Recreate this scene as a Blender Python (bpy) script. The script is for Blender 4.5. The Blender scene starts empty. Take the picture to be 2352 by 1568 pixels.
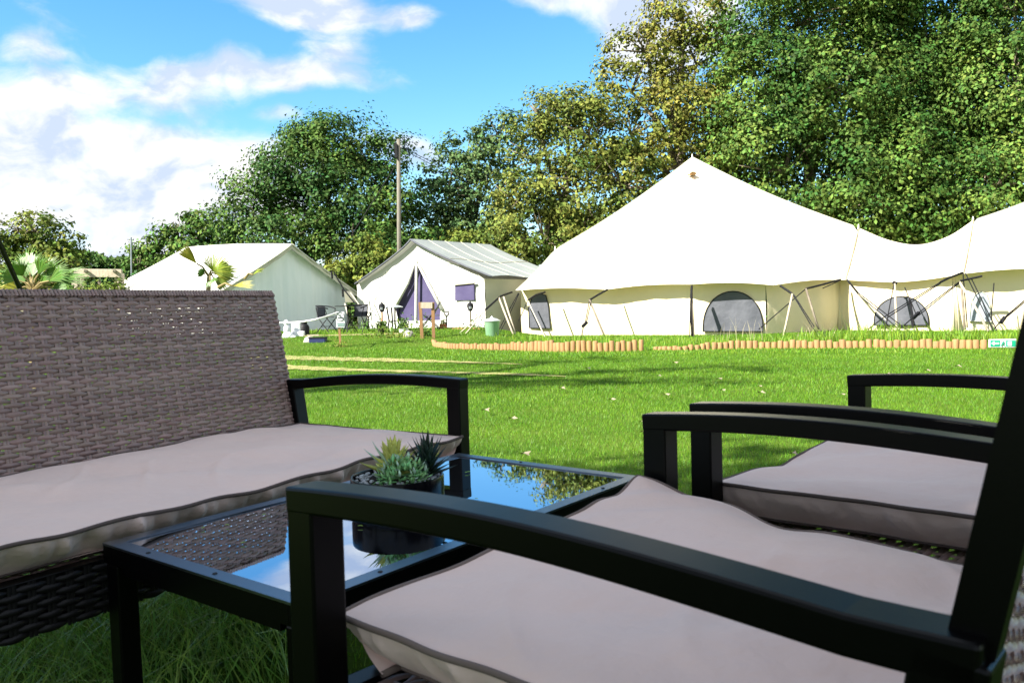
import bpy, math, random
import numpy as np
from mathutils import Vector, Matrix
random.seed(7); rng = np.random.default_rng(7)
R = math.radians
scene = bpy.context.scene
COL = scene.collection

# ------------------------------------------------------------------ camera
FPX, PITCH, ROLL, CAMH = 1980.5, 0.0366, 0.0267, 0.7608
F = Vector((0, math.cos(PITCH), -math.sin(PITCH)))
U0 = Vector((0, math.sin(PITCH), math.cos(PITCH)))
X0 = Vector((1, 0, 0))
CR = X0 * math.cos(ROLL) - U0 * math.sin(ROLL)
CU = X0 * math.sin(ROLL) + U0 * math.cos(ROLL)
cam_d = bpy.data.cameras.new('camera')
cam = bpy.data.objects.new('camera', cam_d); COL.objects.link(cam)
cam.matrix_world = Matrix(((CR.x, CU.x, -F.x, 0), (CR.y, CU.y, -F.y, 0), (CR.z, CU.z, -F.z, CAMH), (0, 0, 0, 1)))
cam_d.lens = 36 * FPX / 2352; cam_d.sensor_width = 36
cam_d.clip_start = 0.02; cam_d.clip_end = 2000
cam_d.dof.use_dof = True; cam_d.dof.focus_distance = 9.0; cam_d.dof.aperture_fstop = 16
scene.camera = cam

def ray(px, py):
    return F + CR * ((px - 1176) / FPX) - CU * ((py - 784) / FPX)
def at(px, py, Y):
    d = ray(px, py); d = d * (Y / d.y); return Vector((d.x, Y, CAMH + d.z))
def gnd(px, py, z=0.0):
    d = ray(px, py); d = d * ((z - CAMH) / d.z); return Vector((d.x, d.y, z))
def on_plane(px, py, P, N):
    d = ray(px, py); o = Vector((0, 0, CAMH)); t = (P - o).dot(N) / d.dot(N); return o + d * t

# ------------------------------------------------------------------ light
SUN_DIR = Vector((-0.86, -0.51, 0)).normalized() * math.cos(R(39)) + Vector((0, 0, math.sin(R(39))))
sun_d = bpy.data.lights.new('sun', 'SUN'); sun_d.energy = 4.6; sun_d.angle = R(0.53); sun_d.color = (1, 0.95, 0.86)
sun = bpy.data.objects.new('sun', sun_d); COL.objects.link(sun)
sun.rotation_euler = (-SUN_DIR).to_track_quat('-Z', 'Y').to_euler()
scene.view_settings.view_transform = 'Standard'; scene.view_settings.look = 'None'
scene.view_settings.exposure = 1.75; scene.view_settings.gamma = 1
scene.render.film_transparent = False
try:
    scene.cycles.max_bounces = 8; scene.cycles.transparent_max_bounces = 8
    scene.cycles.sample_clamp_indirect = 6
except Exception: pass

world = bpy.data.worlds.new("World"); scene.world = world; world.use_nodes = True
nt = world.node_tree; nt.nodes.clear()
def N(t, **kw):
    n = nt.nodes.new(t)
    for k, v in kw.items(): setattr(n, k, v)
    return n
def LK(a, b): nt.links.new(a, b)
def wmath(op, a, b=None, clamp=False):
    n = N('ShaderNodeMath', operation=op); n.use_clamp = clamp
    for i, s in enumerate((a, b)):
        if s is None: continue
        if isinstance(s, (int, float)): n.inputs[i].default_value = s
        else: LK(s, n.inputs[i])
    return n.outputs[0]
sky = N('ShaderNodeTexSky', sky_type='NISHITA'); sky.sun_disc = False
sky.sun_elevation = R(39); sky.sun_rotation = math.atan2(SUN_DIR.x, SUN_DIR.y)
sky.air_density = 1.0; sky.dust_density = 0.3; sky.ozone_density = 2.0
hs = N('ShaderNodeHueSaturation'); hs.inputs['Saturation'].default_value = 1.32; hs.inputs['Hue'].default_value = 0.49
hs.inputs['Value'].default_value = 1.0
LK(sky.outputs[0], hs.inputs['Color'])
bg1 = N('ShaderNodeBackground'); bg1.inputs[1].default_value = 0.078; LK(hs.outputs[0], bg1.inputs[0])
tc = N('ShaderNodeTexCoord')
# clouds: banks of cloud at fixed directions of the sky, broken up by fractal noise
blobs = [(60, 330, 330, 150, .52), (200, 480, 420, 120, .48), (480, 410, 260, 120, .70), (620, 185, 330, 40, .52), (350, 225, 240, 50, .42),
         (680, 15, 230, 60, .72), (800, 125, 120, 48, .50), (965, 45, 80, 36, .5), (1540, 40, 170, 140, .85), (1430, 100, 70, 60, .5), (1290, -15, 200, 30, .45),
         (15, 130, 60, 32, .38), (95, 145, 40, 14, .3), (660, 266, 60, 22, .38), (960, 350, 110, 50, .45), (1180, 245, 50, 20, .22), (300, 610, 500, 80, .55),
         (400, 65, 60, 20, .16), (-300, 300, 400, 260, .5), (160, 400, 110, 70, .25), (480, 390, 110, 80, .35),
         (300, -260, 300, 60, .3), (900, -140, 300, 60, .35)]
acc = None
sc_ = N('ShaderNodeVectorMath', operation='NORMALIZE'); LK(tc.outputs['Generated'], sc_.inputs[0])
warp = N('ShaderNodeTexNoise'); warp.inputs['Scale'].default_value = 5; warp.inputs['Detail'].default_value = 3
LK(sc_.outputs[0], warp.inputs['Vector'])
wv = N('ShaderNodeVectorMath', operation='MULTIPLY_ADD'); LK(warp.outputs['Color'], wv.inputs[0])
wv.inputs[1].default_value = (.12, .12, .12); wv.inputs[2].default_value = (-.06, -.06, -.06)
dv = N('ShaderNodeVectorMath', operation='ADD'); LK(sc_.outputs[0], dv.inputs[0]); LK(wv.outputs[0], dv.inputs[1])
for (bx_, by_, rx_, ry_, w_) in blobs:
    d0 = ray(bx_, by_).normalized()
    s = N('ShaderNodeVectorMath', operation='SUBTRACT'); LK(dv.outputs[0], s.inputs[0]); s.inputs[1].default_value = d0
    m = N('ShaderNodeVectorMath', operation='MULTIPLY'); LK(s.outputs[0], m.inputs[0]); m.inputs[1].default_value = (FPX / rx_, FPX / max(rx_, 200), FPX / ry_)
    l = N('ShaderNodeVectorMath', operation='LENGTH'); LK(m.outputs[0], l.inputs[0])
    r_ = N('ShaderNodeMapRange'); r_.interpolation_type = 'SMOOTHSTEP'
    LK(l.outputs['Value'], r_.inputs[0]); r_.inputs[1].default_value = 1.5; r_.inputs[2].default_value = 0.1; r_.inputs[3].default_value = 0; r_.inputs[4].default_value = w_
    acc = r_.outputs[0] if acc is None else wmath('MAXIMUM', wmath('MULTIPLY', wmath('ADD', acc, r_.outputs[0]), .75), wmath('MAXIMUM', acc, r_.outputs[0]))
sx = N('ShaderNodeSeparateXYZ'); LK(sc_.outputs[0], sx.inputs[0])
m1 = N('ShaderNodeMapRange'); LK(sx.outputs['Y'], m1.inputs[0]); m1.inputs[1].default_value = .45; m1.inputs[2].default_value = .05; m1.inputs[3].default_value = 0; m1.inputs[4].default_value = .5
m2 = N('ShaderNodeMapRange'); LK(sx.outputs['Z'], m2.inputs[0]); m2.inputs[1].default_value = .5; m2.inputs[2].default_value = .75; m2.inputs[3].default_value = 0; m2.inputs[4].default_value = .5
acc = wmath('MAXIMUM', acc, wmath('MAXIMUM', m1.outputs[0], m2.outputs[0]))  # unseen cloud overhead and behind, added to whiten and lift the skylight
nmap = N('ShaderNodeVectorMath', operation='MULTIPLY'); LK(dv.outputs[0], nmap.inputs[0]); nmap.inputs[1].default_value = (1, 1, 2.1)
cn = N('ShaderNodeTexNoise'); cn.inputs['Scale'].default_value = 8; cn.inputs['Detail'].default_value = 10; cn.inputs['Roughness'].default_value = .6
LK(nmap.outputs[0], cn.inputs['Vector'])
dens = wmath('ADD', wmath('MULTIPLY', cn.outputs[0], 1.0), acc)
cov = N('ShaderNodeMapRange'); cov.interpolation_type = 'SMOOTHSTEP'; LK(dens, cov.inputs[0]); cov.inputs[1].default_value = .66; cov.inputs[2].default_value = 1.06
cn2 = N('ShaderNodeTexNoise'); cn2.inputs['Scale'].default_value = 13; cn2.inputs['Detail'].default_value = 8; cn2.inputs['Roughness'].default_value = .55
nm2 = N('ShaderNodeVectorMath', operation='ADD'); LK(nmap.outputs[0], nm2.inputs[0]); nm2.inputs[1].default_value = (3.1, 1.7, 0.35); LK(nm2.outputs[0], cn2.inputs['Vector'])
cr = N('ShaderNodeValToRGB'); cr.color_ramp.elements[0].position = .42; cr.color_ramp.elements[0].color = (.40, .47, .60, 1)
cr.color_ramp.elements[1].position = .58; cr.color_ramp.elements[1].color = (.68, .68, .68, 1)
LK(cn2.outputs[0], cr.inputs[0])
bg2 = N('ShaderNodeBackground'); LK(cr.outputs[0], bg2.inputs[0]); bg2.inputs[1].default_value = 0.51
mx = N('ShaderNodeMixShader'); LK(cov.outputs[0], mx.inputs[0]); LK(bg1.outputs[0], mx.inputs[1]); LK(bg2.outputs[0], mx.inputs[2])
wo = N('ShaderNodeOutputWorld'); LK(mx.outputs[0], wo.inputs[0])

# ------------------------------------------------------------------ materials
def mat(name, col, rough=.6, spec=.5, metal=0, var=0, vscale=5, vcol=None, bump=0, bscale=60, trans=0, island=0, coord='Object', bdist=.01, sheen=0, detail=4, ior=None, vstretch=None):
    m = bpy.data.materials.new(name); m.use_nodes = True; t = m.node_tree
    b = t.nodes['Principled BSDF']; out = t.nodes['Material Output']
    b.inputs['Roughness'].default_value = rough; b.inputs['Metallic'].default_value = metal
    b.inputs['Specular IOR Level'].default_value = spec
    if ior: b.inputs['IOR'].default_value = ior
    if sheen: b.inputs['Sheen Weight'].default_value = sheen
    c4 = (*col, 1); b.inputs['Base Color'].default_value = c4; src = None
    co = t.nodes.new('ShaderNodeTexCoord')
    if vcol is not None:
        n = t.nodes.new('ShaderNodeTexNoise'); n.inputs['Scale'].default_value = vscale; n.inputs['Detail'].default_value = detail
        if vstretch:
            mp = t.nodes.new('ShaderNodeMapping'); mp.inputs['Scale'].default_value = vstretch; t.links.new(co.outputs[coord], mp.inputs[0]); t.links.new(mp.outputs[0], n.inputs['Vector'])
        else: t.links.new(co.outputs[coord], n.inputs['Vector'])
        rp = t.nodes.new('ShaderNodeValToRGB'); rp.color_ramp.elements[0].position = .5 - var; rp.color_ramp.elements[1].position = .5 + var
        rp.color_ramp.elements[0].color = c4; rp.color_ramp.elements[1].color = (*vcol, 1)
        t.links.new(n.outputs[0], rp.inputs[0]); src = rp.outputs[0]
    if island:
        g = t.nodes.new('ShaderNodeNewGeometry'); mr = t.nodes.new('ShaderNodeMapRange')
        mr.inputs[3].default_value = 1 - island; mr.inputs[4].default_value = 1 + island; t.links.new(g.outputs['Random Per Island'], mr.inputs[0])
        h = t.nodes.new('ShaderNodeHueSaturation'); t.links.new(mr.outputs[0], h.inputs['Value'])
        mr2 = t.nodes.new('ShaderNodeMapRange'); mr2.inputs[3].default_value = .5 - island * .07; mr2.inputs[4].default_value = .5 + island * .05
        wn = t.nodes.new('ShaderNodeTexWhiteNoise'); wn.noise_dimensions = '1D'; t.links.new(g.outputs['Random Per Island'], wn.inputs['W']); t.links.new(wn.outputs[0], mr2.inputs[0]); t.links.new(mr2.outputs[0], h.inputs['Hue'])
        if src: t.links.new(src, h.inputs['Color'])
        else: h.inputs['Color'].default_value = c4
        src = h.outputs[0]
    if src: t.links.new(src, b.inputs['Base Color'])
    if bump:
        n = t.nodes.new('ShaderNodeTexNoise'); n.inputs['Scale'].default_value = bscale; n.inputs['Detail'].default_value = 5
        t.links.new(co.outputs[coord], n.inputs['Vector'])
        bp = t.nodes.new('ShaderNodeBump'); bp.inputs['Strength'].default_value = bump; bp.inputs['Distance'].default_value = bdist
        t.links.new(n.outputs[0], bp.inputs['Height']); t.links.new(bp.outputs[0], b.inputs['Normal'])
    if trans:
        tr = t.nodes.new('ShaderNodeBsdfTranslucent'); ms = t.nodes.new('ShaderNodeMixShader'); ms.inputs[0].default_value = trans
        if src: t.links.new(src, tr.inputs[0])
        else: tr.inputs[0].default_value = c4
        t.links.new(b.outputs[0], ms.inputs[1]); t.links.new(tr.outputs[0], ms.inputs[2]); t.links.new(ms.outputs[0], out.inputs[0])
    return m
M = {}
M['canvas_wall'] = mat('cream_wall_canvas', (.80, .69, .45), .85, .15, var=.2, vscale=.8, vcol=(.84, .74, .52), bump=.3, bscale=7, bdist=.03, trans=.04)
M['canvas'] = mat('cream_canvas', (.80, .73, .55), .85, .15, var=.2, vscale=.7, vcol=(.84, .78, .62), bump=.25, bscale=9, bdist=.03, trans=.05)
M['canvas_white'] = mat('white_canvas', (.70, .69, .64), .85, .15, var=.2, vscale=.8, vcol=(.62, .61, .55), bump=.3, bscale=7, bdist=.03, trans=.12)
M['canvas_grey'] = mat('gable_canvas', (.70, .77, .77), .85, .15, var=.22, vscale=2.2, vcol=(.76, .82, .82), bump=.35, bscale=5, bdist=.03, vstretch=(3, 3, .4))
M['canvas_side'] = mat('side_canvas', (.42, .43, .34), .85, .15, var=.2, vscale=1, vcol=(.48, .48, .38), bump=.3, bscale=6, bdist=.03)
M['fly'] = mat('shaded_fly_sheet', (.215, .24, .235), .75, .15, var=.25, vscale=1.2, vcol=(.27, .295, .28), bump=.3, bscale=5, bdist=.03)
M['purple'] = mat('purple_lining', (.060, .050, .115), .8, .2, var=.2, vscale=2, vcol=(.08, .07, .14), bump=.4, bscale=4, bdist=.05)
M['mesh_grey'] = mat('grey_mesh_window', (.075, .08, .095), .7, .2, var=.25, vscale=3, vcol=(.12, .125, .145), bump=.4, bscale=6, bdist=.05)
M['mesh_pale'] = mat('pale_mesh_window', (.25, .29, .34), .7, .2, var=.25, vscale=6, vcol=(.35, .38, .42), bump=.5, bscale=9, bdist=.04, vstretch=(2, 2, .4))
M['black_metal'] = mat('black_powder_coated_metal', (.0006, .0006, .0008), .33, .15, bump=.06, bscale=400, bdist=.001)
M['black'] = mat('matt_black', (.008, .008, .01), .6, .3)
M['glass'] = mat('black_tinted_glass', (.46, .54, .66), .015, .5, metal=1.0, bump=.015, bscale=5, bdist=.01)
M['rim'] = mat('sky_pale_table_rim', (.20, .23, .27), .3, .5, metal=1.0)  # sky reflection put into the colour: paler than the black frame below
M['rattan'] = mat('grey_brown_rattan', (.18, .115, .096), .42, .5, var=.2, vscale=45, vcol=(.27, .195, .17), island=.22, bump=.5, bscale=180, bdist=.001, vstretch=(.25, 1, 3))
M['rattan_shaded'] = mat('shaded_rattan', (.006, .0055, .006), .45, .2)  # same rattan as the seats, with deep shade put into its colour
M['cushion'] = mat('beige_cushion_fabric', (.71, .54, .475), .9, .15, var=.25, vscale=4, vcol=(.65, .505, .45), bump=.8, bscale=7, bdist=.022, sheen=.15)
M['piping'] = mat('brown_piping', (.085, .065, .058), .8, .2, bump=.3, bscale=500, bdist=.001)
M['piping_pale'] = mat('taupe_piping', (.15, .115, .10), .8, .2, bump=.3, bscale=500, bdist=.001)
M['wood'] = mat('orange_softwood', (.32, .19, .08), .75, .2, var=.2, vscale=6, vcol=(.22, .13, .06), bump=.3, bscale=40, vstretch=(4, 4, .6), island=.15)
M['wood_pale'] = mat('pale_weathered_timber', (.48, .42, .32), .8, .2, var=.2, vscale=8, vcol=(.33, .28, .21), bump=.4, bscale=40, vstretch=(4, 4, .6))
M['wood_pole'] = mat('telegraph_pole_timber', (.13, .12, .095), .8, .2, var=.2, vscale=6, vcol=(.20, .185, .15), bump=.4, bscale=30, vstretch=(5, 5, .5))
M['rope'] = mat('pale_rope', (.55, .50, .38), .9, .1)
M['rope_white'] = mat('white_rope', (.8, .8, .76), .9, .1)
M['strap'] = mat('dark_strap', (.007, .007, .009), .7, .2)
M['bin'] = mat('green_galvanised_bin', (.20, .40, .22), .4, .5, metal=.3, var=.3, vscale=5, vcol=(.32, .48, .34))
M['lid'] = mat('galvanised_lid', (.62, .66, .68), .4, .5, metal=.5)
M['white'] = mat('white_plastic', (.78, .79, .8), .5, .4, var=.3, vscale=8, vcol=(.65, .67, .7))
M['sign_white'] = mat('sign_white', (.8, .8, .8), .5, .3)
M['sign_green'] = mat('safety_green', (.01, .36, .20), .5, .3)
M['sign_grey'] = mat('sign_print', (.05, .07, .08), .6, .3)
M['sign_teal'] = mat('sign_teal_print', (.10, .22, .20), .6, .3)
M['blue'] = mat('dark_blue_plastic', (.02, .03, .10), .5, .4)
M['steel'] = mat('silver_steel', (.5, .52, .55), .35, .5, metal=.9)
M['terra'] = mat('terracotta', (.45, .18, .08), .8, .2)
M['stone'] = mat('pale_stone', (.45, .42, .38), .9, .2, var=.3, vscale=12, vcol=(.3, .28, .25), bump=.6, bscale=30)
M['pebble'] = mat('white_pebbles', (.36, .38, .40), .7, .3, island=.25)
M['soil'] = mat('dark_soil', (.02, .015, .012), .95, .1, bump=.8, bscale=60)
M['pot'] = mat('black_glazed_pot', (.002, .002, .003), .2, .15)
M['deck'] = mat('deck_boards', (.45, .36, .20), .8, .2, var=.2, vscale=6, vcol=(.3, .24, .14))
M['vent_tan'] = mat('tan_vent_mesh', (.34, .20, .10), .9, .1)
M['bark_tan'] = mat('puckered_seam_tan_cloth', (.34, .28, .17), .9, .1)  # tan seam cloth, darker than the roof canvas
M['bark'] = mat('bark', (.14, .115, .085), .9, .1, var=.25, vscale=5, vcol=(.24, .21, .16), bump=.6, bscale=14, bdist=.03)
M['limb'] = mat('pale_branch_bark', (.20, .17, .12), .9, .1)
M['palm'] = mat('palm_frond_green', (.07, .16, .02), .45, .4, island=.4, trans=.2)
M['palm_g'] = mat('palm_frond_lime', (.20, .26, .025), .5, .4, island=.4, trans=.2)
M['palm_y'] = mat('palm_frond_yellow', (.42, .38, .04), .5, .5, island=.3, trans=.3)
M['pstem'] = mat('palm_stem', (.28, .22, .10), .8, .2)
M['leaf_litter'] = mat('fallen_leaf', (.30, .25, .17), .7, .3)
M['track'] = mat('worn_sandy_track', (.36, .30, .14), .95, .1, var=.2, vscale=4, vcol=(.16, .19, .05), bump=.6, bscale=25)
def leafmat(name, a, b, is_=.55, vs=.45, tr=.12, rough=.5):
    return mat(name, a, .6, .10, var=.14, vscale=vs, vcol=b, island=is_, trans=tr, detail=3)
M['lf_green'] = leafmat('leaf_mid_green', (.030, .078, .014), (.100, .175, .032))
M['lf_big'] = leafmat('leaf_bright_green', (.032, .082, .016), (.115, .190, .036))
M['lf_dark'] = leafmat('leaf_deep_green', (.024, .068, .018), (.075, .140, .026))
M['lf_blue'] = leafmat('leaf_silver_green', (.05, .10, .035), (.10, .165, .055))
M['lf_autumn'] = leafmat('leaf_turning', (.085, .120, .022), (.21, .205, .040), .5, .8)
M['lf_olive'] = leafmat('leaf_olive', (.055, .095, .018), (.165, .190, .038), .5, .8)
M['lf_yel'] = leafmat('leaf_yellow_green', (.06, .11, .018), (.15, .18, .03), .45, .8)
M['grass'] = mat('lawn_grass', (.070, .190, .008), .5, .3, var=.24, vscale=.9, vcol=(.14, .29, .014), island=.4, trans=.3, detail=5)
M['grass_tall'] = mat('tall_grass', (.12, .24, .015), .5, .4, var=.2, vscale=2, vcol=(.20, .32, .03), island=.4, trans=.3)
M['grass_brightened'] = mat('brightened_long_grass', (.20, .38, .06), .4, .4, island=.4, trans=.2)  # sunlight put into the colour: brightened so shaded long blades look lit
M['straw'] = mat('dry_grass_stalks', (.50, .45, .28), .8, .2, island=.2, trans=.3)
M['ground'] = mat('turf_soil', (.045, .095, .010), .95, .05, var=.2, vscale=1.2, vcol=(.085, .13, .018), bump=.8, bscale=30, bdist=.02, detail=8)
M['suc_y'] = mat('succulent_yellow', (.62, .64, .14), .5, .4, island=.25, trans=.15)
M['suc_b'] = mat('succulent_pale', (.45, .62, .48), .5, .4, island=.25)
M['suc_g'] = mat('succulent_green', (.24, .50, .20), .5, .4, island=.5)
M['suc_d'] = mat('succulent_dark', (.010, .03, .018), .45, .4, island=.5)

# ------------------------------------------------------------------ mesh helpers
class MB:
    def __init__(s): s.v = []; s.f = []
    def add(s, vs, fs):
        o = len(s.v); s.v.extend([tuple(v) for v in vs]); s.f.extend([tuple(i + o for i in f) for f in fs]); return s
    def box(s, c, h, M3=None):
        c = Vector(c); P = []
        for x in (-1, 1):
            for y in (-1, 1):
                for z in (-1, 1):
                    d = Vector((x * h[0], y * h[1], z * h[2])); P.append(c + (M3 @ d if M3 else d))
        s.add(P, [(0, 1, 3, 2), (4, 6, 7, 5), (0, 4, 5, 1), (2, 3, 7, 6), (0, 2, 6, 4), (1, 5, 7, 3)]); return s
    def bar(s, a, b, w, t, up=(0, 0, 1)):
        a, b = Vector(a), Vector(b); d = (b - a); L = d.length; d.normalize()
        x = d.cross(Vector(up))
        if x.length < 1e-4: x = d.cross(Vector((0, 1, 0)))
        x.normalize(); y = x.cross(d)
        M3 = Matrix((x, d, y)).transposed()
        return s.box((a + b) / 2, (w / 2, L / 2, t / 2), M3)
    def rail(s, pts, prof, side, closed_prof=True):
        # sweep 2-D profile [(a,b)] where a is along 'side', b along normal
        pts = [Vector(p) for p in pts]; side = Vector(side).normalized(); n = len(prof); V = []
        for i, p in enumerate(pts):
            t = (pts[min(i + 1, len(pts) - 1)] - pts[max(i - 1, 0)]).normalized(); nn = side.cross(t).normalized()
            for a, b in prof: V.append(p + side * a + nn * b)
        Fc = []
        for i in range(len(pts) - 1):
            for j in range(n): Fc.append((i * n + j, i * n + (j + 1) % n, (i + 1) * n + (j + 1) % n, (i + 1) * n + j))
        Fc.append(tuple(range(n))[::-1]); Fc.append(tuple((len(pts) - 1) * n + j for j in range(n)))
        return s.add(V, Fc)
    def tube(s, pts, r, n=8, cap=True):
        pts = [Vector(p) for p in pts]; k = len(pts); rs = r if isinstance(r, (list, tuple)) else [r] * k
        V = []; prev = None
        for i, p in enumerate(pts):
            t = (pts[min(i + 1, k - 1)] - pts[max(i - 1, 0)])
            if t.length < 1e-9: t = Vector((0, 0, 1))
            t.normalize()
            if prev is None:
                x = t.cross(Vector((0, 0, 1)));
                if x.length < .05: x = t.cross(Vector((1, 0, 0)))
            else: x = prev - t * prev.dot(t)
            x.normalize(); prev = x; y = t.cross(x)
            for j in range(n):
                a = 2 * math.pi * j / n; V.append(p + (x * math.cos(a) + y * math.sin(a)) * rs[i])
        Fc = [(i * n + j, i * n + (j + 1) % n, (i + 1) * n + (j + 1) % n, (i + 1) * n + j) for i in range(k - 1) for j in range(n)]
        if cap: Fc += [tuple(range(n))[::-1], tuple((k - 1) * n + j for j in range(n))]
        return s.add(V, Fc)
    def lathe(s, prof, c=(0, 0, 0), n=32):
        V = []; c = Vector(c)
        for r, z in prof:
            for j in range(n):
                a = 2 * math.pi * j / n; V.append(c + Vector((r * math.cos(a), r * math.sin(a), z)))
        k = len(prof); Fc = [(i * n + j, i * n + (j + 1) % n, (i + 1) * n + (j + 1) % n, (i + 1) * n + j) for i in range(k - 1) for j in range(n)]
        if prof[0][0] > 1e-4: Fc.append(tuple(range(n))[::-1])
        if prof[-1][0] > 1e-4: Fc.append(tuple((k - 1) * n + j for j in range(n)))
        return s.add(V, Fc)
    def grid(s, fn, nu, nv):
        V = [fn(i / nu, j / nv) for j in range(nv + 1) for i in range(nu + 1)]
        Fc = [(j * (nu + 1) + i, j * (nu + 1) + i + 1, (j + 1) * (nu + 1) + i + 1, (j + 1) * (nu + 1) + i) for j in range(nv) for i in range(nu)]
        return s.add(V, Fc)
    def prism(s, pts, off):
        # outline (3-D, planar) extruded by off
        n = len(pts); pts = [Vector(p) for p in pts]; off = Vector(off)
        return s.add(pts + [p + off for p in pts], [tuple(range(n)), tuple(range(n, 2 * n))[::-1]] + [(i, i + n, (i + 1) % n + n, (i + 1) % n) for i in range(n)])
    def build(s, name, m, parent=None, local=False, smooth=False, bevel=0, auto=None):
        me = bpy.data.meshes.new(name)
        off = Vector((0, 0, 0))
        if parent is not None and not local:
            p = parent
            while p is not None: off = off + p.location; p = p.parent
        me.from_pydata([(v[0] - off.x, v[1] - off.y, v[2] - off.z) for v in s.v] if off.length else s.v, [], s.f)
        me.materials.append(M[m]); me.validate(); me.update()
        o = bpy.data.objects.new(name, me); COL.objects.link(o)
        if parent is not None: o.parent = parent
        if smooth or auto:
            me.polygons.foreach_set('use_smooth', [True] * len(me.polygons))
            if auto:
                try: me.set_sharp_from_angle(angle=R(auto))
                except Exception: pass
        if bevel:
            b = o.modifiers.new('bevel', 'BEVEL'); b.width = bevel; b.segments = 2; b.limit_method = 'ANGLE'
        return o
def fastmesh(name, V, Fn, k, m, parent=None):
    # V: (n,3) array, Fn: number of faces of k verts each in order
    me = bpy.data.meshes.new(name); off = np.zeros(3)
    p = parent
    while p is not None: off += np.array(p.location); p = p.parent
    V = (V - off).astype(np.float32)
    me.vertices.add(len(V)); me.vertices.foreach_set('co', V.ravel())
    me.loops.add(Fn * k); me.loops.foreach_set('vertex_index', np.arange(Fn * k, dtype=np.int32))
    me.polygons.add(Fn); me.polygons.foreach_set('loop_start', np.arange(0, Fn * k, k, dtype=np.int32)); me.polygons.foreach_set('loop_total', np.full(Fn, k, dtype=np.int32))
    me.materials.append(M[m]); me.update(calc_edges=True); me.validate()
    o = bpy.data.objects.new(name, me); COL.objects.link(o)
    if parent is not None: o.parent = parent
    return o
def tag(o, label=None, cat=None, group=None, kind=None):
    if label: o['label'] = label
    if cat: o['category'] = cat
    if group: o['group'] = group
    if kind: o['kind'] = kind
    return o
def thing(name, label, cat, loc=(0, 0, 0), rz=0, group=None):
    o = bpy.data.objects.new(name, None); COL.objects.link(o); o.location = loc; o.rotation_euler = (0, 0, rz); o.empty_display_size = .1
    return tag(o, label, cat, group)
def copy_tree(o, parent=None):
    c = o.copy(); COL.objects.link(c); c.parent = parent
    for ch in list(o.children): copy_tree(ch, c)
    return c
def ss(a, b, x):
    t = min(1, max(0, (x - a) / (b - a))); return t * t * (3 - 2 * t)
def G(x, y):
    return .30 * ss(18.5, 22.5, y) * ss(1.2, -1.2, x)
def wob(x, s=1.0, k=0):
    return math.sin(x * s + k) * .5 + math.sin(x * s * 2.3 + k * 1.7 + 1) * .3 + math.sin(x * s * 4.9 + k * 2.9 + 2) * .2

# ------------------------------------------------------------------ ground
mb = MB()
xs = [-500, -200, -80, -45] + list(np.arange(-30, 31, 1.0)) + [45, 80, 200, 500]
ys = [-300, -60, -20, -8] + list(np.arange(-4, 45, 1.0)) + [60, 100, 300, 900]
V = []; nx = len(xs)
for y in ys:
    for x in xs: V.append((x, y, G(x, y) + (.012 * wob(x, .7) * wob(y, .5) if 3 < y < 40 else 0)))
mb.add(V, [(j * nx + i, j * nx + i + 1, (j + 1) * nx + i + 1, (j + 1) * nx + i) for j in range(len(ys) - 1) for i in range(nx - 1)])
tag(mb.build('ground', 'ground', smooth=True), kind='structure')
# worn tracks
tracks = [[(560, 820, 4), (655, 822, 4.5), (760, 825, 4), (900, 828, 4), (1010, 831, 2.5), (1100, 834, 1.5), (1200, 838, .8)],
          [(560, 841, 5), (655, 844, 5), (740, 848, 4), (850, 852, 2.5), (1050, 857, 2), (1180, 861, 2.5), (1300, 866, 1)]]
track_polys = []
for tr in tracks:
    mb = MB(); L = []; n = 90
    for i in range(n + 1):
        u = i / n * (len(tr) - 1); k = min(int(u), len(tr) - 2); f = u - k
        px = tr[k][0] * (1 - f) + tr[k + 1][0] * f; py = tr[k][1] * (1 - f) + tr[k + 1][1] * f; w = tr[k][2] * (1 - f) + tr[k + 1][2] * f
        a = gnd(px, py - w * (1 + .35 * wob(i, .9))); b = gnd(px, py + w * (1 + .35 * wob(i, 1.1, 3)))
        L.append((a, b))
    for a, b in L: a.z = G(a.x, a.y) + .012; b.z = G(b.x, b.y) + .012
    mb.add([p for ab in L for p in ab], [(2 * i, 2 * i + 1, 2 * i + 3, 2 * i + 2) for i in range(n)])
    tag(mb.build('path', 'track'), kind='structure'); track_polys.append(L)

# ------------------------------------------------------------------ grass blades (one mass)
def blades(P, h, w, lean, name, m, parent=None, seg2=False):
    n = len(P); a = rng.uniform(0, 2 * math.pi, n); side = np.stack([np.cos(a), np.sin(a), np.zeros(n)], 1)
    b = rng.uniform(0, 2 * math.pi, n); ln = np.stack([np.cos(b), np.sin(b), np.zeros(n)], 1) * (lean * h * rng.uniform(.2, 1, n))[:, None]
    tip = P + ln + np.stack([np.zeros(n), np.zeros(n), h], 1)
    if not seg2:
        V = np.stack([P - side * w[:, None] / 2, P + side * w[:, None] / 2, tip], 1).reshape(-1, 3)
        return fastmesh(name, V, n, 3, m, parent)
    mid = P + ln * .35 + np.stack([np.zeros(n), np.zeros(n), h * .62], 1)
    q1 = np.stack([P - side * w[:, None] / 2, P + side * w[:, None] / 2, mid + side * w[:, None] * .4, mid - side * w[:, None] * .4], 1)
    q2 = np.stack([mid - side * w[:, None] * .4, mid + side * w[:, None] * .4, tip + side * w[:, None] * .05, tip - side * w[:, None] * .05], 1)
    return fastmesh(name, np.concatenate([q1, q2], 1).reshape(-1, 3), 2 * n, 4, m, parent)
def Gv(x, y):
    f = lambda a, b, v: (lambda t: t * t * (3 - 2 * t))(np.clip((v - a) / (b - a), 0, 1))
    return .30 * f(18.5, 22.5, y) * f(1.2, -1.2, x)
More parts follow.
